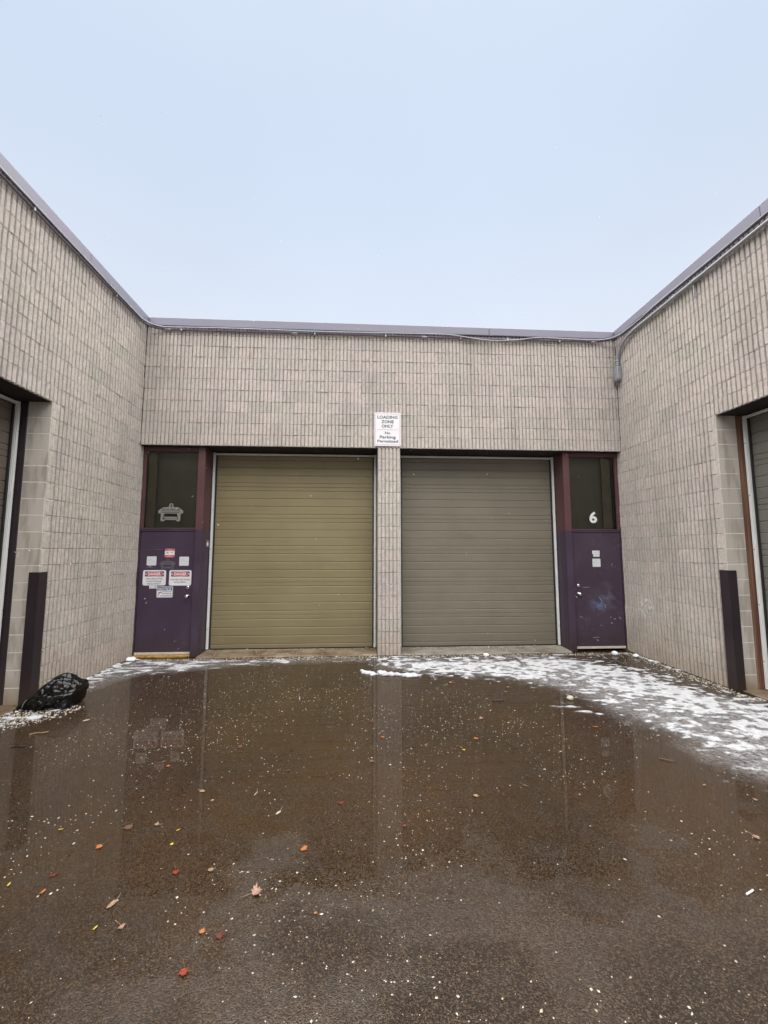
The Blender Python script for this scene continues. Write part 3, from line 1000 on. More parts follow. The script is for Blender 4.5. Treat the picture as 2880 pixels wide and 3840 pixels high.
# conduit body
mb = MB()
pts = rrect(-0.055, 0.055, 4.97, 5.26, 0.045, 5)
n = len(pts)
for d0, d1, k in ((8.618, 8.694, 1.0),):
    vs = [(d0, -0.12 + a * 0.92, z) for a, z in pts] + [(d0 + 0.012, -0.12 + a, z) for a, z in pts] + [(d1, -0.12 + a, z) for a, z in pts]
    fs = [tuple(range(n - 1, -1, -1))]
    for lay in (0, 1):
        for i in range(n):
            a, b = lay * n + i, lay * n + (i + 1) % n
            fs.append((a, b, b + n, a + n))
    mb.add(vs, fs)
mb.build('conduit_body', M['conduit_grey'], e)
pts = rrect(-0.036, 0.036, 4.995, 5.235, 0.03, 5)
n = len(pts)
mb = MB().add([(8.611, -0.12 + a, z) for a, z in pts] + [(8.6185, -0.12 + a, z) for a, z in pts], [tuple(range(n - 1, -1, -1))] + [(i, (i + 1) % n, (i + 1) % n + n, i + n) for i in range(n)])
mb.build('cover', M['zinc'], e)
mb = MB().tube(smooth_path([(8.655, -0.06, 5.02), (8.655, 0.0 - 0.035, 4.99), (8.66, -0.026, 4.93), (8.67, -0.04, 4.90), (8.69, -0.06, 4.90)], 5), 0.008, 7)
mb.build('wire', M['cable_black'], e)

mb = MB(); mb.box(8.672, 8.690, -1.895, -1.878, 5.45, 5.69, 0, 0.002)
tag(mb.build('hanger_strap', M['conduit_grey']), 'short grey metal strap hanging below the thick conduit', 'strap')

path = [(0.050, -10.1, 5.822), (0.050, -4.0, 5.815), (0.050, -2.2, 5.823), (0.050, -0.42, 5.818)] + arc(0.37, -0.37, 0.32, 180, 90, 5.815)[1:] + [(2.0, -0.050, 5.822), (3.4, -0.050, 5.815), (5.2, -0.050, 5.820), (6.8, -0.050, 5.822), (8.30, -0.050, 5.82)] + arc(8.34, -0.37, 0.32, 90, 0, 5.825)[1:] + [(8.662, -1.2, 5.825), (8.662, -3.0, 5.822), (8.662, -10.1, 5.825)]
tag(MB().tube(smooth_path(path, 4), 0.0095, 7).build('cable', M['cable_black']), 'thin black cable tucked tight under the coping on all three walls', 'cable')
path = [(0.062, -10.1, 5.80), (0.062, -2.4, 5.80), (0.065, -1.2, 5.79), (0.062, -0.45, 5.795)] + arc(0.38, -0.38, 0.32, 180, 90, 5.795)[1:] + [(1.6, -0.062, 5.805), (3.2, -0.062, 5.795), (4.6, -0.062, 5.81), (5.45, -0.062, 5.812), (5.85, -0.064, 5.765), (6.3, -0.066, 5.722), (6.8, -0.064, 5.755), (7.2, -0.062, 5.81), (7.7, -0.062, 5.80), (8.25, -0.062, 5.795)] + arc(8.33, -0.38, 0.32, 90, 0, 5.80)[1:] + [(8.65, -0.8, 5.79), (8.65, -1.3, 5.81), (8.65, -3.0, 5.80), (8.65, -10.1, 5.80)]
tag(MB().tube(smooth_path(path, 5), 0.0115, 8).build('cable', M['cable_grey']), 'pale grey cable sagging below the coping above the taupe overhead door', 'cable')

# ================================================================== signs
def sign_plate(name, x0, x1, z0, z1, y, r, mat, t=0.003, border=None):
    e = empty(name, ((x0 + x1) / 2, y, z0))
    mb = MB().prism_xz(rrect(x0, x1, z0, z1, r), y - t, y)
    mb.build('plate', mat, e)
    return e

def ring(mb, x0, x1, z0, z1, r, w, y, mi=0):
    a = rrect(x0, x1, z0, z1, r); b = rrect(x0 + w, x1 - w, z0 + w, z1 - w, max(r - w, 0.002))
    n = len(a)
    mb.add([(x, y, z) for x, z in a] + [(x, y, z) for x, z in b], [(i, (i + 1) % n, (i + 1) % n + n, i + n) for i in range(n)], mi)

# loading zone sign over the pillar
e = sign_plate('parking_sign', 4.095, 4.572, 3.690, 4.312, -0.012, 0.025, M['sign_white'], 0.004)
tag(e, 'white LOADING ZONE ONLY sign above the block pillar', 'sign')
ys = -0.0175
mb = MB(); ring(mb, 4.113, 4.553, 3.712, 4.290, 0.012, 0.007, ys)
mb.box(4.145, 4.523, ys, ys + 0.0008, 3.990, 3.997)
mb.build('red_line', M['sign_faded_red'], e)
for args in (('LOADING', 4.147, 4.517, 4.196, 4.254, ys, 0.030),
             ('ZONE', 4.221, 4.446, 4.112, 4.170, ys, 0.030),
             ('ONLY', 4.226, 4.437, 4.030, 4.088, ys, 0.030),
             ('No', 4.286, 4.385, 3.908, 3.957, ys, 0.026),
             ('Parking', 4.190, 4.482, 3.812, 3.883, ys, 0.026),
             ('Permitted', 4.146, 4.524, 3.753, 3.805, ys, 0.026)):
    mb = MB()
    put_text(mb, *args)
    mb.build('lettering', M['sign_grey'], e)

YD = 0.1495                                    # face of the entrance doors
def danger(x0, x1, z0, z1, lines, label):
    e = sign_plate('danger_sign', x0, x1, z0, z1, YD, 0.028, M['sign_white'])
    tag(e, label, 'sign')
    y = YD - 0.0036
    cx = (x0 + x1) / 2
    w, h = x1 - x0, z1 - z0
    zb = z0 + 0.585 * h
    mb = MB(); mb.box(x0 + 0.09 * w, x1 - 0.09 * w, y, y + 0.0004, zb, z1 - 0.085 * h); mb.build('black_band', M['sign_black'], e)
    zc, rz_, rx = (zb + z1 - 0.085 * h) / 2, (z1 - 0.085 * h - zb) * 0.46, 0.40 * w
    for k, mm, nm, dy in ((1.0, M['sign_white'], 'oval', 0.0004), (0.93, M['sign_red'], 'oval', 0.0008)):
        ell = [(cx + rx * k * math.cos(a), zc + rz_ * k * math.sin(a)) for a in [2 * math.pi * i / 28 for i in range(28)]]
        MB().add([(px, y - dy, pz) for px, pz in ell], [tuple(range(28))]).build(nm, mm, e)
    mb = MB(); put_text(mb, 'DANGER', cx - rx * 0.68, cx + rx * 0.68, zc - rz_ * 0.62, zc + rz_ * 0.62, y - 0.0012, 0.028); mb.build('lettering', M['sign_white'], e)
    lh = 0.105 * h
    for i, (s, wid) in enumerate(lines):
        zt = zb - 0.10 * h - i * 0.168 * h - (0.05 * h if len(lines) == 2 else 0)
        mb = MB()
        put_text(mb, s, cx - wid * w / 2, cx + wid * w / 2, zt - lh, zt, y, 0.018)
        mb.build('lettering', M['sign_grey'], e)
    for px in (x0 + 0.07 * w, x1 - 0.07 * w):
        MB().lathe([(0, 0.006), (0.003, 0.004)], (px, YD - 0.003, z0 + 0.10 * h), (0, -1, 0), 8).build('screw', M['sign_pale'], e)
danger(0.092, 0.480, 1.207, 1.470, [('PROTECTIVE', 0.70), ('FOOTWEAR', 0.64), ('REQUIRED', 0.58)], 'DANGER sign reading PROTECTIVE FOOTWEAR REQUIRED on the purple door')
danger(0.535, 0.912, 1.203, 1.468, [('EYE PROTECTION', 0.86), ('REQUIRED', 0.52)], 'DANGER sign reading EYE PROTECTION REQUIRED on the purple door')

e = sign_plate('notice_sign', 0.338, 0.608, 1.000, 1.188, YD, 0.014, M['sign_white'])
tag(e, 'blue and white NOTICE 24 hour camera sign on the purple door', 'sign')
y = YD - 0.0036
mb = MB(); mb.box(0.352, 0.594, y, y + 0.0004, 1.120, 1.175); mb.build('blue_band', M['sign_blue'], e)
mb = MB(); put_text(mb, 'NOTICE', 0.364, 0.582, 1.126, 1.169, y - 0.0005, 0.02, shear=0.05); mb.build('lettering', M['sign_white'], e)
mb = MB(); ring(mb, 0.346, 0.600, 1.008, 1.180, 0.010, 0.004, y)
put_text(mb, '24 HOUR', 0.455, 0.582, 1.055, 1.081, y, 0.02)
for a, b, z in ((0.425, 0.450, 1.096), (0.455, 0.540, 1.096), (0.545, 0.585, 1.096), (0.405, 0.452, 1.028), (0.458, 0.585, 1.028)):
    mb.box(a, b, y, y + 0.0003, z, z + 0.007)          # two lines of print too small to read
# camera pictogram
mb.add([(0.368, y, 1.086), (0.415, y, 1.100), (0.420, y, 1.086), (0.373, y, 1.068)], [(3, 2, 1, 0)][0:1] and [(0, 3, 2, 1)])
mb.add([(0.380, y, 1.070), (0.390, y, 1.073), (0.372, y, 1.045), (0.364, y, 1.045)], [(0, 3, 2, 1)])
mb.add([(0.360, y, 1.050), (0.384, y, 1.046), (0.384, y, 1.040), (0.360, y, 1.040)], [(0, 3, 2, 1)])
mb.add([(0.424, y, 1.080), (0.440, y, 1.082), (0.440, y, 1.060), (0.424, y, 1.066)], [(0, 3, 2, 1)])
mb.build('print', M['sign_black'], e)

def sticker(x0, x1, z0, z1, label, mat, r=0.012, y=YD):
    e = sign_plate('sticker', x0, x1, z0, z1, y, r, mat, 0.0012)
    tag(e, label, 'sticker')
    return e, y - 0.0017
def pale_square(x0, x1, z0, z1, label):
    e, y = sticker(x0, x1, z0, z1, label, M['sticker_pale'])
    w, h = x1 - x0, z1 - z0
    mb = MB()
    mb.add([(x0 + w * (0.16 + 0.10 * i), y, z0 + h * zz) for i, zz in enumerate((0.46, 0.50, 0.66, 0.48))] + [(x0 + w * (0.46 - 0.10 * i), y, z0 + h * zz) for i, zz in enumerate((0.52, 0.70, 0.55, 0.50))], [(0, 1, 2, 3, 4, 5, 6, 7)])
    mb.box(x0 + 0.60 * w, x0 + 0.82 * w, y, y + 0.0003, z0 + 0.45 * h, z0 + 0.485 * h)
    mb.build('print', M['sign_pale'], e)
pale_square(0.142, 0.305, 1.550, 1.708, 'pale square sticker left of the grey emblem on the purple door')
pale_square(0.693, 0.856, 1.545, 1.702, 'pale square sticker right of the grey emblem on the purple door')
pale_square(8.145, 8.298, 1.510, 1.660, 'pale square sticker on the scuffed door, lowest of three')
for x0, x1, z0, z1, lb in ((8.150, 8.290, 1.745, 1.808, 'white label on the scuffed door, topmost of three'), (8.166, 8.286, 1.697, 1.740, 'narrow white label on the scuffed door, middle of three')):
    e, y = sticker(x0, x1, z0, z1, lb, M['sign_white'], 0.004)
    mb = MB(); w, h = x1 - x0, z1 - z0
    for q in range(3): mb.box(x0 + w * 0.12, x0 + w * (0.55 + 0.1 * q), y, y + 0.0003, z0 + h * (0.25 + 0.2 * q), z0 + h * (0.31 + 0.2 * q))
    mb.box(x0 + w * 0.78, x0 + w * 0.90, y, y + 0.0003, z0 + h * 0.3, z0 + h * 0.7)
    mb.build('print', M['sign_pale'], e)
e, y = sticker(0.442, 0.606, 1.690, 1.840, 'red and white square sticker at the top of the purple door', M['sign_white'])
mb = MB(); mb.prism_xz(rrect(0.444, 0.604, 1.802, 1.838, 0.008), y, y + 0.0004); mb.prism_xz(rrect(0.444, 0.604, 1.692, 1.730, 0.008), y, y + 0.0004); mb.build('red_band', M['sign_red'], e)
mb = MB()
for q, (a, b, z) in enumerate(((0.462, 0.508, 1.768), (0.470, 0.502, 1.778), (0.535, 0.585, 1.766), (0.545, 0.572, 1.776), (0.465, 0.505, 1.760))): mb.box(a, b, y, y + 0.0003, z, z + 0.005)
mb.build('print', M['sign_grey'], e)
mb = MB()
for a, b, z in ((0.50, 0.55, 1.822), (0.47, 0.58, 1.812), (0.495, 0.555, 1.716), (0.47, 0.58, 1.704)): mb.box(a, b, y - 0.0006, y - 0.0003, z, z + 0.004)
mb.build('lettering', M['sign_white'], e)
e, y = sticker(0.208, 0.336, 1.156, 1.204, 'small white label beneath the PROTECTIVE FOOTWEAR sign', M['sign_white'], 0.003)
mb = MB(); mb.box(0.222, 0.275, y, y + 0.0003, 1.176, 1.182); ring(mb, 0.292, 0.326, 1.166, 1.198, 0.0155, 0.006, y); mb.build('print', M['sign_blue'], e)
# sticker on the deep return of the left post
e = empty('sticker', (1.0835, 0.365, 1.89)); tag(e, 'small red and white label on the post beside the olive overhead door', 'sticker')
mb = MB(); mb.box(1.0835, 1.0850, 0.325, 0.410, 1.885, 1.990); mb.build('plate', M['sign_white'], e)
mb = MB(); mb.box(1.0851, 1.0855, 0.332, 0.403, 1.955, 1.985); mb.box(1.0851, 1.0855, 0.332, 0.403, 1.892, 1.903); mb.build('red_band', M['sign_red'], e)

def emblem(x0, x1, z0, z1, y, mat, dark, label, full=True):
    """lifting-beam emblem: ring, wide cross beam with lettering, two legs and a lower bar"""
    e = empty('logo_decal', ((x0 + x1) / 2, y, z0))
    tag(e, label, 'decal')
    w, h = x1 - x0, z1 - z0
    P = lambda a, b: (x0 + a * w, y, z0 + b * h)
    mb = MB()
    beam = [(0.0, 0.44), (1.0, 0.44), (1.0, 0.60), (0.80, 0.79), (0.20, 0.79), (0.0, 0.60)]
    mb.add([P(*q) for q in beam], [tuple(range(6))])
    mb.add([P(*q) for q in ((0.10, 0.05), (0.15, 0.0), (0.24, 0.0), (0.27, 0.06), (0.27, 0.08), (0.18, 0.14), (0.25, 0.4395), (0.10, 0.4395))], [tuple(range(8))])
    mb.add([P(1 - q[0], q[1]) for q in reversed(((0.10, 0.05), (0.15, 0.0), (0.24, 0.0), (0.27, 0.06), (0.27, 0.08), (0.18, 0.14), (0.25, 0.4395), (0.10, 0.4395)))], [tuple(range(8))])
    mb.add([P(*q) for q in ((0.275, 0.085), (0.725, 0.085), (0.80, 0.255), (0.213, 0.255))], [tuple(range(4))])
    ro = [(0.42, 0.7905), (0.425, 0.93), (0.46, 1.0), (0.56, 1.0), (0.59, 0.93), (0.60, 0.7905)]
    ri = [(0.475, 0.7905), (0.48, 0.91), (0.495, 0.94), (0.52, 0.94), (0.535, 0.91), (0.545, 0.7905)]
    mb.add([P(*q) for q in ro + ri], [(i + 1, i, i + 6, i + 7) for i in range(5)])
    mb.build('emblem', mat, e)
    mb = MB()
    if full:
        put_text(mb, 'SOURCE', x0 + 0.14 * w, x0 + 0.86 * w, z0 + 0.585 * h, z0 + 0.715 * h, y - 0.0006, 0.02)
        mb.box(x0 + 0.14 * w, x0 + 0.86 * w, y - 0.0006, y - 0.0004, z0 + 0.49 * h, z0 + 0.53 * h)
        for a in (0.26, 0.36, 0.44, 0.56, 0.66):
            mb.box(x0 + a * w, x0 + (a + 0.06) * w, y - 0.0006, y - 0.0004, z0 + 0.15 * h, z0 + 0.18 * h)
        mb.add([(x0 + 0.49 * w + 0.02 * w * math.cos(q), y - 0.0006, z0 + 0.17 * h + 0.035 * h * math.sin(q)) for q in [i * math.pi / 4 for i in range(8)]], [tuple(range(8))])
    else:
        put_text(mb, 'SOURCE', x0 + 0.22 * w, x0 + 0.78 * w, z0 + 0.60 * h, z0 + 0.68 * h, y - 0.0006, 0.01)
    mb.build('lettering', dark, e)
emblem(0.284, 0.710, 2.322, 2.641, 0.1690, M['decal'], M['decal_dark'], 'grey lifting beam emblem reading SOURCE on the window over the signed door')
emblem(0.362, 0.628, 1.482, 1.665, YD - 0.0008, M['decal_plum'], M['purple'], 'faint grey lifting beam emblem on the purple door between pale stickers', False)

e = empty('house_number', (8.215, 0.168, 2.32)); tag(e, 'white number 6 on the window over the scuffed door', 'house number')
mb = MB(); put_text(mb, '6', 8.138, 8.288, 2.322, 2.540, 0.1688, 0.032); mb.build('numeral', M['sign_white'], e)

# scratches and old tape on the doors
door_objs = [o for o in bpy.data.objects if o.name.startswith('entrance_door')]
def scratches(parent, segs, mat, name='scratch'):
    for (xa, za, xb, zb, w) in segs:
        dx, dz = xb - xa, zb - za
        l = math.hypot(dx, dz)
        nx, nz = -dz / l * w / 2, dx / l * w / 2
        m = 6
        vs = []
        for i in range(m + 1):
            u = i / m
            k = math.sin(math.pi * min(max(u, 0.03), 0.97)) ** 0.5 * R.uniform(0.5, 1.1)
            j = R.uniform(-w, w) * 0.3
            vs += [(xa + dx * u - nx * k, YD - 0.0009, za + dz * u - nz * k + j), (xa + dx * u + nx * k, YD - 0.0009, za + dz * u + nz * k + j)]
        MB().add(vs, [(2 * i, 2 * i + 1, 2 * i + 3, 2 * i + 2) for i in range(m)]).build(name, mat, parent)
scratches(door_objs[1], [(8.24, 0.955, 8.29, 0.885, 0.010), (8.33, 0.83, 8.365, 0.765, 0.009), (8.43, 0.60, 8.45, 0.585, 0.012), (8.50, 0.575, 8.53, 0.555, 0.013), (8.60, 0.60, 8.63, 0.555, 0.010),
    (8.08, 0.235, 8.21, 0.240, 0.007), (8.24, 0.455, 8.27, 0.445, 0.009), (7.79, 0.985, 7.83, 0.945, 0.012), (7.93, 1.135, 8.07, 1.14, 0.006), (8.50, 1.52, 8.53, 1.58, 0.007), (8.15, 0.20, 8.19, 0.175, 0.010), (7.85, 0.62, 7.92, 0.585, 0.005)], M['scratch'])
scratches(door_objs[0], [(0.14, 1.825, 0.41, 1.822, 0.016), (0.20, 1.828, 0.30, 1.815, 0.012), (0.12, 1.515, 0.30, 1.52, 0.016), (0.70, 1.905, 0.76, 1.890, 0.006), (0.90, 1.78, 0.915, 1.77, 0.010), (0.928, 0.78, 0.935, 0.55, 0.009)], M['decal_plum'])

# ================================================================== garbage bag
def garbage_bag():
    nr, ns = 110, 130
    T = np.linspace(0, 1, nr)
    kt = np.array([0, 0.08, 0.16, 0.24, 0.36, 0.50, 0.64, 0.78, 0.90, 0.97, 1.0])
    kr = np.array([0.010, 0.050, 0.055, 0.085, 0.125, 0.160, 0.185, 0.190, 0.165, 0.10, 0.012])
    rad = np.interp(T, kt, kr)
    rad = np.convolve(np.pad(rad, 3, mode='edge'), np.ones(5) / 5, 'same')[3:-3]
    rad[0], rad[-1] = 0.006, 0.010
    A = np.linspace(0, 2 * np.pi, ns, endpoint=False)
    TT, AA = np.meshgrid(T, A, indexing='ij')
    RR = rad[:, None] * np.ones_like(AA)
    cx = -0.06 + 0.63 * TT
    cyy = -2.13 + 0.12 * TT
    lift = np.interp(TT, [0, 0.2, 0.6, 0.85, 1], [0.012, 0.035, 0.135, 0.155, 0.15])
    px = cx
    py = cyy + RR * 1.05 * np.cos(AA)
    pz = lift + RR * 0.95 * np.sin(AA)
    # crumples: ridged folds that run along the bag near the neck and across it at the full end
    def ridge(v): return 1 - np.abs(2 * v - 1)
    n1 = fbm(px * 6 + 3, py * 7, pz * 7, 2, 5)
    n2 = fbm(px * 16, py * 16 + 4, pz * 16, 2, 8)
    def crease(v, w): return 1 - smooth01(np.abs(v - 0.5), 0.0, w)
    c1 = crease(fbm(px * 4.5 + 2, np.cos(AA) * 2.2, np.sin(AA) * 2.2, 2, 21), 0.10)          # folds drawn toward the neck
    c2 = crease(fbm(px * 9 + 5, py * 7 + 1, pz * 10, 2, 33), 0.07)
    c3 = crease(fbm(px * 3, np.cos(AA) * 5 + 9, np.sin(AA) * 5, 2, 44), 0.08) * np.interp(TT, [0, 0.12, 0.45, 0.65], [0.6, 1, 0.7, 0.1])
    disp = (n1 - 0.5) * 0.16 + (n2 - 0.5) * 0.03 - c1 * 0.022 - c2 * 0.013 - c3 * 0.018
    disp *= np.interp(TT, [0, 0.06, 0.2, 0.92, 1], [0.1, 0.4, 0.8, 1, 0.3])
    py = py + disp * np.cos(AA)
    pz = pz + disp * np.sin(AA)
    px = px + (n1 - 0.5) * 0.04
    pz = np.where(pz < 0.02, 0.004 + (pz + 0.2) * 0.02, pz)
    vs = np.stack([px, py, pz], -1).reshape(-1, 3).tolist()
    fs = []
    for i in range(nr - 1):
        for k in range(ns):
            a, b = i * ns + k, i * ns + (k + 1) % ns
            fs.append((a, a + ns, b + ns, b))
    fs.append(tuple(range(ns)))
    fs.append(tuple(range(nr * ns - 1, (nr - 1) * ns - 1, -1)))
    mb = MB().add(vs, fs, 0, True)
    t = NT('black_plastic_film')
    h = t.noise(9, 2)
    h2 = t.noise(30, 4)
    m = t.done((0.003, 0.003, 0.0035), 0.10, 0, t.bump(t.math('ADD', h, t.math('MULTIPLY', h2, 0.25)), 0.012, 0.35), spec=0.55)
    e = empty('garbage_bag', (0.27, -2.07, 0))
    tag(e, 'crumpled black plastic garbage bag lying at the foot of the left wall', 'garbage bag')
    body = mb.build('bag', m, e)
    # gathered knot at the neck
    mb = MB().tube(smooth_path([(0.055, -2.20, 0.02), (0.05, -2.17, 0.075), (0.055, -2.12, 0.10), (0.06, -2.06, 0.075)], 6), [0.008] + [0.014] * 17 + [0.008], 8)
    mb.build('neck_tie', m, e)
garbage_bag()

# ================================================================== snow
def snow_mat():
    t = NT('thin_wet_snow')
    th = t.n('ShaderNodeAttribute', 2, {'attribute_name': 'thick'})
    nn = t.noise(14, 4)
    c = t.mix(t.ramp(nn, 0.35, 0.65), (0.48, 0.495, 0.525), (0.68, 0.69, 0.72))
    gr = t.math('ADD', t.math('MULTIPLY', t.noise(70, 5, rough=0.75), 0.6), t.math('MULTIPLY', t.noise(190, 3), 0.4))
    c = t.mix(t.ramp(th, 0.0, 0.7, 0.6, 0.0), c, (0.36, 0.355, 0.35))
    t.done(c, 0.6, 0, t.bump(t.noise(90, 4), 0.006, 0.8), spec=0.35)
    al = t.math('ADD', t.ramp(th, 0.0, 1.0, -0.10, 1.05), t.math('MULTIPLY', t.math('SUBTRACT', gr, 0.5), 3.0), clamp=True)
    t.set(t.b.inputs['Alpha'], al)
    return t.mat
M['thin_snow'] = snow_mat()

def snow_patch(name, label, poly, thr, seed, step=0.014, hmax=0.012, amp=1.0, soft=0.35, stretch=(7, 15), fade=None, solid=0.0):
    """a sheet of snow whose thickness falls off raggedly at its rim"""
    px = np.array(poly)
    x0, y0 = px.min(0) - 0.12
    x1, y1 = px.max(0) + 0.12
    xs, ys = np.arange(x0, x1, step), np.arange(y0, y1, step)
    X, Y = np.meshgrid(xs, ys)
    X = X + (vnoise(X * 40, Y * 40, 0, seed) - 0.5) * step * 0.9
    Y = Y + (vnoise(X * 40, Y * 40, 5, seed + 1) - 0.5) * step * 0.9
    dens = np.clip(poly_sd(X, Y, poly) / soft, -2.5, 1)
    n = fbm(X * stretch[0], Y * stretch[1], 0, 5, seed + 2)
    n0 = fbm(X * 1.6, Y * 1.6, 0, 3, seed + 3)
    v = dens * 0.5 + (n - 0.5) * 2.4 * amp + (n0 - 0.5) * 0.7 - thr
    if fade is not None:
        d = np.full(X.shape, 1e9)
        for (ax, ay), (bx_, by) in zip(fade[:-1], fade[1:]):
            ex, ey = bx_ - ax, by - ay
            tt = np.clip(((X - ax) * ex + (Y - ay) * ey) / (ex * ex + ey * ey), 0, 1)
            d = np.minimum(d, np.hypot(X - ax - tt * ex, Y - ay - tt * ey))
        v = v + 0.14 - 0.56 * smooth01(d, 0.25, 1.4)
    v = v + 0.10
    h = np.clip(v, 0, 0.6) / 0.6
    Z = 0.002 + hmax * np.sqrt(h) * (0.5 + 0.9 * vnoise(X * 22, Y * 22, 0, seed + 4))
    lim = ((X > 0.012) & (X < 8.70)) | (Y < YO - 0.03)
    lim &= (Y < -0.004)
    keep = (v > 0) & lim
    Z = np.where(keep, Z, 0.0015)
    ny, nx = X.shape
    i = np.arange(nx * ny).reshape(ny, nx)
    kf = (keep[:-1, :-1].astype(int) + keep[:-1, 1:] + keep[1:, 1:] + keep[1:, :-1]) >= 1
    kf &= (lim[:-1, :-1] & lim[:-1, 1:] & lim[1:, 1:] & lim[1:, :-1])
    f = np.stack([i[:-1, :-1][kf], i[:-1, 1:][kf], i[1:, 1:][kf], i[1:, :-1][kf]], 1)
    used = np.unique(f)
    remap = np.full(nx * ny, -1); remap[used] = np.arange(len(used))
    v3 = np.stack([X.ravel(), Y.ravel(), Z.ravel()], 1)[used]
    me = bpy.data.meshes.new(name)
    me.from_pydata(v3.tolist(), [], remap[f].tolist())
    me.attributes.new('thick', 'FLOAT', 'POINT').data.foreach_set('value', (np.where(keep, h + solid * (h > 0.05), 0).ravel()[used]).astype(np.float32))
    me.polygons.foreach_set('use_smooth', [True] * len(me.polygons))
    me.materials.append(M['thin_snow'])
    o = link(name, me)
    tag(o, label, 'snow', None, 'stuff')
snow_patch('snow', 'broken band of thin wet snow along the right side of the court', SNOW_FAR + SLUSH_NEAR, 0.08, 40, stretch=(11, 16), hmax=0.006, step=0.012, fade=SNOW_FAR)
snow_patch('snow', 'ragged strip of slushy snow at the foot of the purple signed door', SNOW_LEFT, 0.36, 55, hmax=0.012, soft=0.16, stretch=(6, 15))
snow_patch('snow', 'white snow ridge lying along the foot of the left wall', [(0.0, -1.75), (0.16, -1.7), (0.13, -1.2), (0.13, -0.6), (0.30, -0.12), (0.22, 0.0), (0.0, 0.0)], 0.42, 63, hmax=0.030, soft=0.07, amp=0.9, solid=0.5, step=0.013)
snow_patch('snow', 'long white lump of snow in front of the block pillar', [(4.17, -0.93), (4.40, -1.05), (4.74, -1.14), (4.76, -1.24), (4.45, -1.20), (4.16, -1.08)], 0.0, 71, hmax=0.035, soft=0.07, amp=0.6, solid=0.5, step=0.012)
snow_patch('snow', 'small white lump of snow left of the pillar lump', [(3.86, -0.78), (4.04, -0.96), (4.11, -1.03), (4.02, -1.08), (3.84, -0.90)], 0.0, 77, hmax=0.030, soft=0.06, amp=0.6, solid=0.5, step=0.012)
snow_patch('snow', 'thin snow rim at the foot of the right wall', [(8.70, -0.25), (8.70, -1.25), (8.52, -1.25), (8.58, -0.6), (8.50, -0.25)], 0.45, 83, hmax=0.030, soft=0.07, amp=0.9, solid=0.5, step=0.013)
snow_patch('snow', 'thin broken ice in the puddle before the taupe door', [(6.0, -2.30), (6.35, -2.30), (6.7, -2.75), (6.55, -2.8), (6.2, -2.55), (5.98, -2.45)], 0.50, 91, hmax=0.008, soft=0.10, stretch=(5, 14), step=0.013)
snow_patch('snow', 'dirty snow and salt heaped before the left wing door', GRIT_LEFT, 0.50, 99, hmax=0.012, soft=0.2, stretch=(16, 20), step=0.013)

# loose snow lumps: a thing each
def lump(x, y, s, label, name='snow_lump', mat=None, cat='snow lump', sq=0.7, seed=0):
    n1, n2 = 10, 14
    vs, fs = [], []
    for i in range(n1 + 1):
        a = math.pi * i / n1
        for k in range(n2):
            b = 2 * math.pi * k / n2
            d = Vector((math.sin(a) * math.cos(b), math.sin(a) * math.sin(b), math.cos(a)))
            r = s * (0.72 + 0.55 * float(fbm(d.x * 2.2 + seed * 3, d.y * 2.2, d.z * 2.2 + seed, 3, seed)))
            vs.append((x + d.x * r, y + d.y * r, max(0.001, s * sq * 0.8 + d.z * r * sq)))
    for i in range(n1):
        for k in range(n2):
            a, b = i * n2 + k, i * n2 + (k + 1) % n2
            fs.append((a, a + n2, b + n2, b))
    o = MB().add(vs, fs, 0, True).build(name, mat or M['snow'])
    tag(o, label, cat)
    return o
lump(8.28, -0.17, 0.055, 'rounded lump of snow under the right end of the scuffed door', seed=2)
lump(8.55, -0.33, 0.045, 'small snow lump at the foot of the right wall', seed=4)
lump(6.41, -2.20, 0.038, 'pinkish white crumpled lump in the middle of the right side', mat=M['grit'], name='crumpled_scrap', cat='scrap', seed=6)
lump(0.10, -0.10, 0.075, 'snow lump in the corner beside the signed door', seed=8, sq=0.5)
lump(6.02, -0.13, 0.05, 'snow lump against the sill of the taupe overhead door', seed=9, sq=0.6)

# ================================================================== salt and grit
def grit(name, label, pts, sizes, mat):
    n = len(pts)
    oc = np.array([(1, 0, 0), (0, 1, 0), (-1, 0, 0), (0, -1, 0), (0, 0, 1), (0, 0, -0.4)], float)
    tri = np.array([(0, 1, 4), (1, 2, 4), (2, 3, 4), (3, 0, 4), (1, 0, 5), (2, 1, 5), (3, 2, 5), (0, 3, 5)])
    an = rng.uniform(0, 2 * np.pi, n)
    el = rng.uniform(0.7, 1.9, n)
    jit = rng.uniform(0.7, 1.3, (n, 6, 1))
    v = oc[None] * jit
    v = v * np.stack([sizes * el, sizes, sizes * rng.uniform(0.5, 0.9, n)], 1)[:, None, :]
    c, s = np.cos(an)[:, None], np.sin(an)[:, None]
    vx = v[:, :, 0] * c - v[:, :, 1] * s
    vy = v[:, :, 0] * s + v[:, :, 1] * c
    v = np.stack([vx + pts[:, 0:1], vy + pts[:, 1:2], v[:, :, 2] + pts[:, 2:3] + 0.3 * sizes[:, None]], 2)
    f = (tri[None] + (np.arange(n) * 6)[:, None, None]).reshape(-1, 3)
    me = bpy.data.meshes.new(name)
    me.from_pydata(v.reshape(-1, 3).tolist(), [], f.tolist())
    me.materials.append(mat)
    o = link(name, me)
    tag(o, label, 'grit', None, 'stuff')

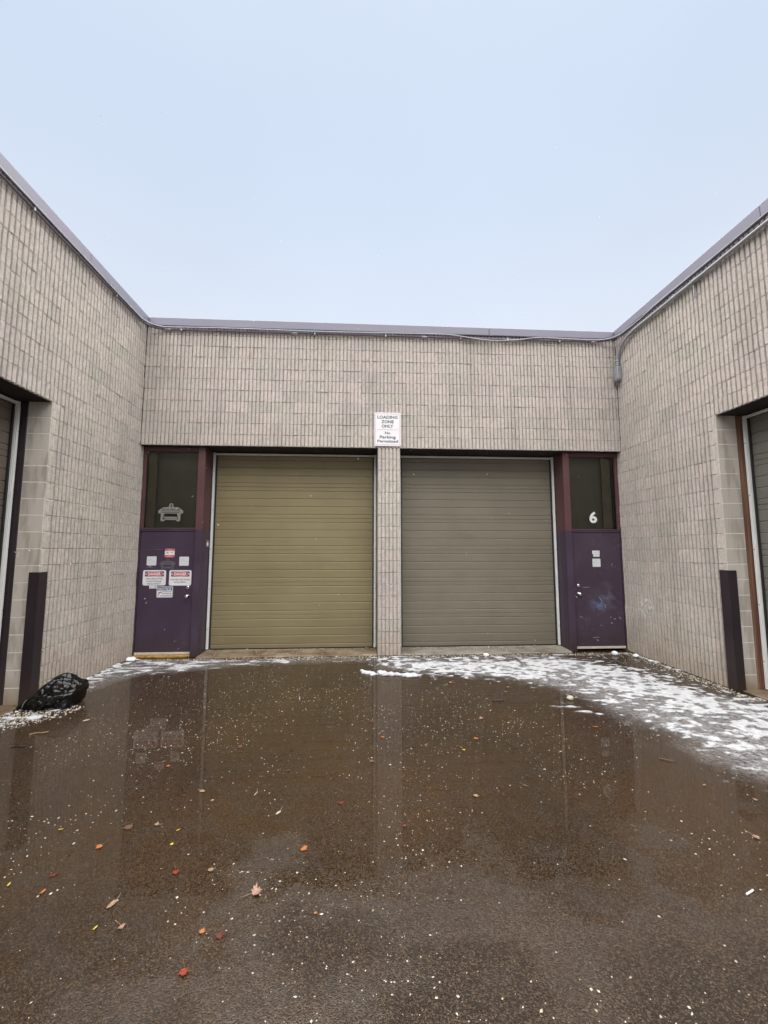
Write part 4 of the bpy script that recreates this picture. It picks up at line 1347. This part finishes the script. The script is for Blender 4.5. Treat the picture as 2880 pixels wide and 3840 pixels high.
def scatter(n, x0, x1, y0, y1, field=None, seed=0):
    x = rng.uniform(x0, x1, n); y = rng.uniform(y0, y1, n)
    if field is not None:
        k = field(x, y) > rng.uniform(0, 1, n)
        x, y = x[k], y[k]
    return np.stack([x, y, np.zeros(len(x))], 1)
p = scatter(19000, 0.1, 8.65, -6.4, -0.06, lambda x, y: 0.12 + 0.88 * smooth01(fbm(x * 1.6, y * 1.6, 0, 4, 5), 0.42, 0.64))
s = np.exp(rng.normal(math.log(0.0023), 0.5, len(p)))
s = np.clip(np.where(rng.uniform(0, 1, len(p)) < 0.010, s * 1.8, s), 0.0012, 0.0062)
grit('salt_grit', 'white salt grains strewn over the wet asphalt', p, s, M['grit'])
p1 = scatter(2600, -0.45, 0.75, -3.0, -1.95, lambda x, y: np.clip(poly_sd(x, y, GRIT_LEFT) / 0.2 + 0.5, 0, 1))
s1 = np.exp(rng.normal(math.log(0.0060), 0.35, len(p1)))
grit('salt_grit', 'heaped salt and crumbs before the left wing door', p1, s1, M['grit'])
pa = []
for x0, x1 in ((1.1, 4.14), (4.58, 7.62)):
    m = 420
    yy = np.abs(rng.normal(0, 0.06, m)); yy = 0.48 - yy
    yy = np.where(rng.uniform(0, 1, m) < 0.4, rng.uniform(0.05, 0.48, m), yy)
    xx = rng.uniform(x0, x1, m)
    pa.append(np.stack([xx, yy, 0.016 + (yy - 0.045) * 0.0278], 1))
xx = rng.uniform(0.05, 8.65, 1500); yy = -np.abs(rng.normal(0, 0.10, 1500)) - 0.01
pa.append(np.stack([xx, yy, np.zeros(1500)], 1))
yy = rng.uniform(-2.4, -0.05, 700); xx = XR - 0.02 - np.abs(rng.normal(0, 0.12, 700))
pa.append(np.stack([xx, yy, np.zeros(700)], 1))
p2 = np.concatenate(pa)
grit('salt_grit', 'salt crumbs along the door sills and wall feet', p2, np.exp(rng.normal(math.log(0.0055), 0.4, len(p2))), M['grit'])

# ================================================================== fallen leaves
LC = {}
def leaf_mat(key, c):
    t = NT('leaf_' + key)
    n = t.noise(60, 4)
    LC[key] = t.done(t.mix(t.ramp(n, 0.35, 0.7), c, tuple(x * 0.45 for x in c)), 0.45, 0, t.bump(t.noise(120, 2), 0.002, 0.6), spec=0.5)
for k, c in dict(red=(0.36, 0.055, 0.03), orange=(0.60, 0.20, 0.05), darkred=(0.17, 0.035, 0.022), tan=(0.46, 0.30, 0.19), brown=(0.20, 0.105, 0.06), pale=(0.66, 0.58, 0.46), yellow=(0.72, 0.55, 0.06), pink=(0.48, 0.28, 0.20)).items():
    leaf_mat(k, tuple(q * 0.74 for q in c))

def leaf_outline(kind, r):
    if kind == 'maple':
        base = [(0, 1.0), (13, 0.62), (28, 0.86), (38, 0.52), (60, 0.95), (74, 0.60), (92, 0.66), (104, 0.42), (128, 0.62), (146, 0.34), (172, 0.40)]
        pts = [(a, q * r.uniform(0.88, 1.1)) for a, q in base]
        pts += [(360 - a, q * r.uniform(0.88, 1.1)) for a, q in reversed(base[1:])]
        return [(q * math.sin(math.radians(a)), q * math.cos(math.radians(a))) for a, q in pts]
    n = 18
    out = []
    for i in range(n):
        a = 2 * math.pi * i / n
        wdt = 0.34 if kind == 'slim' else 0.70
        out.append((wdt * math.sin(a) * (1 + 0.10 * (i % 2)) * (1 - 0.25 * math.cos(a)), math.cos(a) * r.uniform(0.82, 1.08)))
    return out

def leaf(x, y, size, key, kind, label, seed, stem=0.6):
    r = random.Random(seed)
    rz = r.uniform(0, 2 * math.pi)
    size *= 0.86
    if kind == 'oval' and seed % 2: kind = 'maple'
    e = empty('fallen_leaf', (x, y, 0))
    tag(e, label, 'leaf', 'fallen leaves on the wet asphalt')
    o = leaf_outline(kind, r)
    n = len(o)
    cu = r.uniform(0.15, 0.75)
    sx, sy = r.uniform(0.8, 1.1), r.uniform(0.8, 1.1)
    vs = [(0, 0, 0.004)]
    for k in (0.5, 1.0):
        for a, b in o:
            px, py = a * k * size / 2 * sx, b * k * size / 2 * sy
            z = 0.004 + cu * ((px / size) ** 2 * 1.6 + 0.5 * abs(py / size) ** 2 * r.uniform(0.2, 1.8)) * size
            vs.append((px, py, z))
    fs = [(0, i + 1, (i + 1) % n + 1) for i in range(n)] + [(i + 1, i + 1 + n, (i + 1) % n + 1 + n, (i + 1) % n + 1) for i in range(n)]
    c, s = math.cos(rz), math.sin(rz)
    tr = lambda p: (x + p[0] * c - p[1] * s, y + p[0] * s + p[1] * c, p[2])
    MB().add([tr(v) for v in vs], fs, 0, True).build('blade', LC[key], e)
    if stem:
        pts = [tr(q) for q in ((0, -size * 0.2, 0.008), (0.004, -size * (0.45 + 0.2 * stem), 0.010), (0.010, -size * (0.5 + 0.5 * stem), 0.016))]
        MB().tube(smooth_path(pts, 3), 0.0014, 5).build('stem', LC['tan' if key in ('tan', 'pale', 'pink', 'yellow') else 'brown'], e)
LEAVES = [
    (2.16, -4.64, .080, 'darkred', 'maple', 'dark red leaf flat on the asphalt in the lower left'),
    (2.28, -4.43, .070, 'orange', 'oval', 'orange leaf to the right of and beyond the dark red leaf'),
    (2.19, -4.76, .045, 'orange', 'slim', 'small slim orange leaf just nearer than the dark red leaf'),
    (1.97, -4.70, .035, 'yellow', 'slim', 'tiny yellow leaf at the left edge of the picture'),
    (2.36, -4.27, .110, 'brown', 'maple', 'curled brown leaf with raised points on the left'),
    (2.53, -4.25, .055, 'tan', 'oval', 'small tan leaf beside the curled brown leaf'),
    (2.60, -4.86, .080, 'tan', 'slim', 'slim curled tan leaf lying on the lower left asphalt'),
    (2.72, -4.99, .055, 'pink', 'oval', 'small pinkish leaf with a pale stalk, lower left'),
    (3.12, -5.04, .055, 'orange', 'maple', 'bright orange leaf next to a brown leaf near the camera'),
    (3.21, -5.07, .065, 'darkred', 'oval', 'dark brown leaf right of the bright orange leaf'),
    (3.11, -5.22, .075, 'red', 'maple', 'red maple leaf nearest to the camera'),
    (3.31, -4.83, .110, 'pink', 'oval', 'large tan leaf with a long stalk, lower centre'),
    (3.52, -4.52, .080, 'orange', 'maple', 'bright orange maple leaf just left of centre'),
    (2.83, -4.66, .065, 'red', 'oval', 'dull red leaf between the yellow flecks and the tan leaf'),
    (3.02, -4.66, .045, 'tan', 'oval', 'small tan leaf right of the dull red leaf'),
    (3.30, -4.17, .065, 'pale', 'slim', 'pale whitish leaf left of the centre line'),
    (3.73, -4.09, .070, 'darkred', 'maple', 'dark reddish leaf near the pillar reflection'),
    (3.09, -3.94, .060, 'tan', 'slim', 'thin pale brown leaf beyond the whitish leaf'),
    (2.68, -3.88, .050, 'tan', 'oval', 'tan leaf on the reflection of the white door track'),
    (2.71, -4.44, .035, 'yellow', 'oval', 'single bright yellow leaflet on the left'),
    (2.60, -4.99, .030, 'yellow', 'slim', 'yellow leaflet near the pinkish leaf, lower left'),
    (1.93, -4.26, .035, 'yellow', 'slim', 'yellow leaflet farthest to the left'),
    (2.69, -4.31, .032, 'yellow', 'slim', 'yellow leaflet just beyond the single bright one'),
    (3.64, -4.97, .030, 'orange', 'oval', 'tiny orange leaf right of the large tan leaf'),
    (4.15, -4.35, .050, 'red', 'maple', 'small red leaf in the middle of the asphalt'),
    (6.35, -4.58, .075, 'pink', 'maple', 'orange brown leaf at the right edge of the picture'),
    (4.71, -4.06, .045, 'tan', 'oval', 'tan leaf on the brown stain right of centre'),
    (6.72, -4.22, .050, 'pink', 'maple', 'small pinkish leaf by the grey slush at the right edge'),
    (5.13, -3.95, .055, 'brown', 'slim', 'slim brown leaf right of the tan leaf'),
    (6.51, -4.02, .050, 'tan', 'slim', 'slim tan leaf near the slush on the right'),
    (5.10, -1.49, .075, 'orange', 'oval', 'orange leaf nearest to the taupe overhead door'),
    (5.16, -2.69, .080, 'tan', 'oval', 'light orange leaf in the puddle before the taupe door'),
    (4.98, -3.15, .080, 'orange', 'maple', 'orange red leaf with a torn edge right of the pillar reflection'),
    (4.80, -3.36, .060, 'yellow', 'maple', 'yellow green leaf right of the pillar reflection'),
    (3.96, -3.52, .085, 'brown', 'maple', 'brown tan leaf on the left edge of the pillar reflection'),
    (5.82, -1.71, .070, 'tan', 'oval', 'tan leaf close to the snow before the taupe door'),
    (5.72, -1.89, .055, 'orange', 'oval', 'small orange leaf beside the tan leaf near the snow'),
    (6.27, -2.96, .080, 'orange', 'slim', 'orange leaf nearer than the broken ice'),
    (4.08, -3.07, .050, 'orange', 'oval', 'small orange leaf within the pillar reflection'),
    (3.98, -2.71, .050, 'red', 'oval', 'small red leaf farther up the pillar reflection'),
    (8.60, -0.50, .120, 'pink', 'maple', 'crumpled orange tan leaf at the foot of the right wall'),
    (8.50, -0.58, .090, 'tan', 'maple', 'tan leaf beside the crumpled one at the right wall'),
    (2.76, -3.20, .065, 'red', 'maple', 'red orange leaf before the olive overhead door'),
    (2.26, -3.50, .060, 'orange', 'oval', 'orange leaf left of the white track reflection'),
    (0.95, -2.50, .075, 'pale', 'oval', 'whitish leaf on the asphalt right of the garbage bag'),
    (3.27, -3.63, .055, 'darkred', 'maple', 'reddish leaf nearer than the olive overhead door'),
]
for i, (x, y, s, k, kd, lb) in enumerate(LEAVES):
    leaf(x, y, s, k, kd, lb, 300 + i, 0.0 if s < 0.04 else R.uniform(0.3, 1.0))

def twig(x, y, l, rz, label, mat, r=0.004):
    c, s = math.cos(rz), math.sin(rz)
    pts = [(x + c * l * u + s * l * 0.08 * math.sin(u * 5), y + s * l * u + c * l * 0.08 * math.sin(u * 6), 0.006 + 0.006 * u) for u in (0, 0.3, 0.6, 1.0)]
    tag(MB().tube(smooth_path(pts, 3), r, 6).build('twig', mat), label, 'twig')
twig(6.45, -3.62, 0.10, -0.6, 'dark bent twig on the slush at the right', LC['brown'], 0.005)
twig(0.66, -3.08, 0.12, 0.05, 'dark twig near the left edge of the picture', M['sign_black'], 0.006)
twig(0.62, -2.82, 0.16, 0.25, 'yellowish twig in front of the garbage bag', LC['tan'], 0.006)
twig(5.45, -2.20, 0.14, 0.1, 'black twig on the asphalt before the taupe door', M['sign_black'], 0.008)
e = empty('cigarette_butt', (5.91, -4.98, 0)); tag(e, 'white cigarette butt lying near the right edge of the picture', 'cigarette butt')
MB().tube([(5.885, -4.99, 0.0055), (5.930, -4.973, 0.0055)], 0.0045, 10).build('paper', M['sign_white'], e)
MB().tube([(5.9302, -4.9729, 0.0055), (5.945, -4.967, 0.0055)], 0.0046, 10).build('filter', M['aluminium'], e)

# ================================================================== falling snow
n = 260
fx, fy, fz = rng.uniform(0.2, 8.5, n), rng.uniform(-4.8, -0.3, n), rng.uniform(0.1, 5.6, n)
mb = MB()
for i in range(n):
    c = Vector((fx[i], fy[i], fz[i])); l = R.uniform(0.004, 0.013); w = R.uniform(0.0015, 0.0028)
    d = Vector((R.uniform(-0.9, 0.9), R.uniform(-0.4, 0.4), R.uniform(-1, -0.3))).normalized()
    u = d.cross(Vector((0, 1, 0.2))).normalized() * w
    q = d.cross(u).normalized() * w
    mb.add([c - d * l, c + u, c + q, c - u, c - q, c + d * l], [(0, 1, 2), (0, 2, 3), (0, 3, 4), (0, 4, 1), (5, 2, 1), (5, 3, 2), (5, 4, 3), (5, 1, 4)])
tag(mb.build('falling_snow', M['snow']), 'scattered snowflakes drifting through the air', 'snowflakes', None, 'stuff')
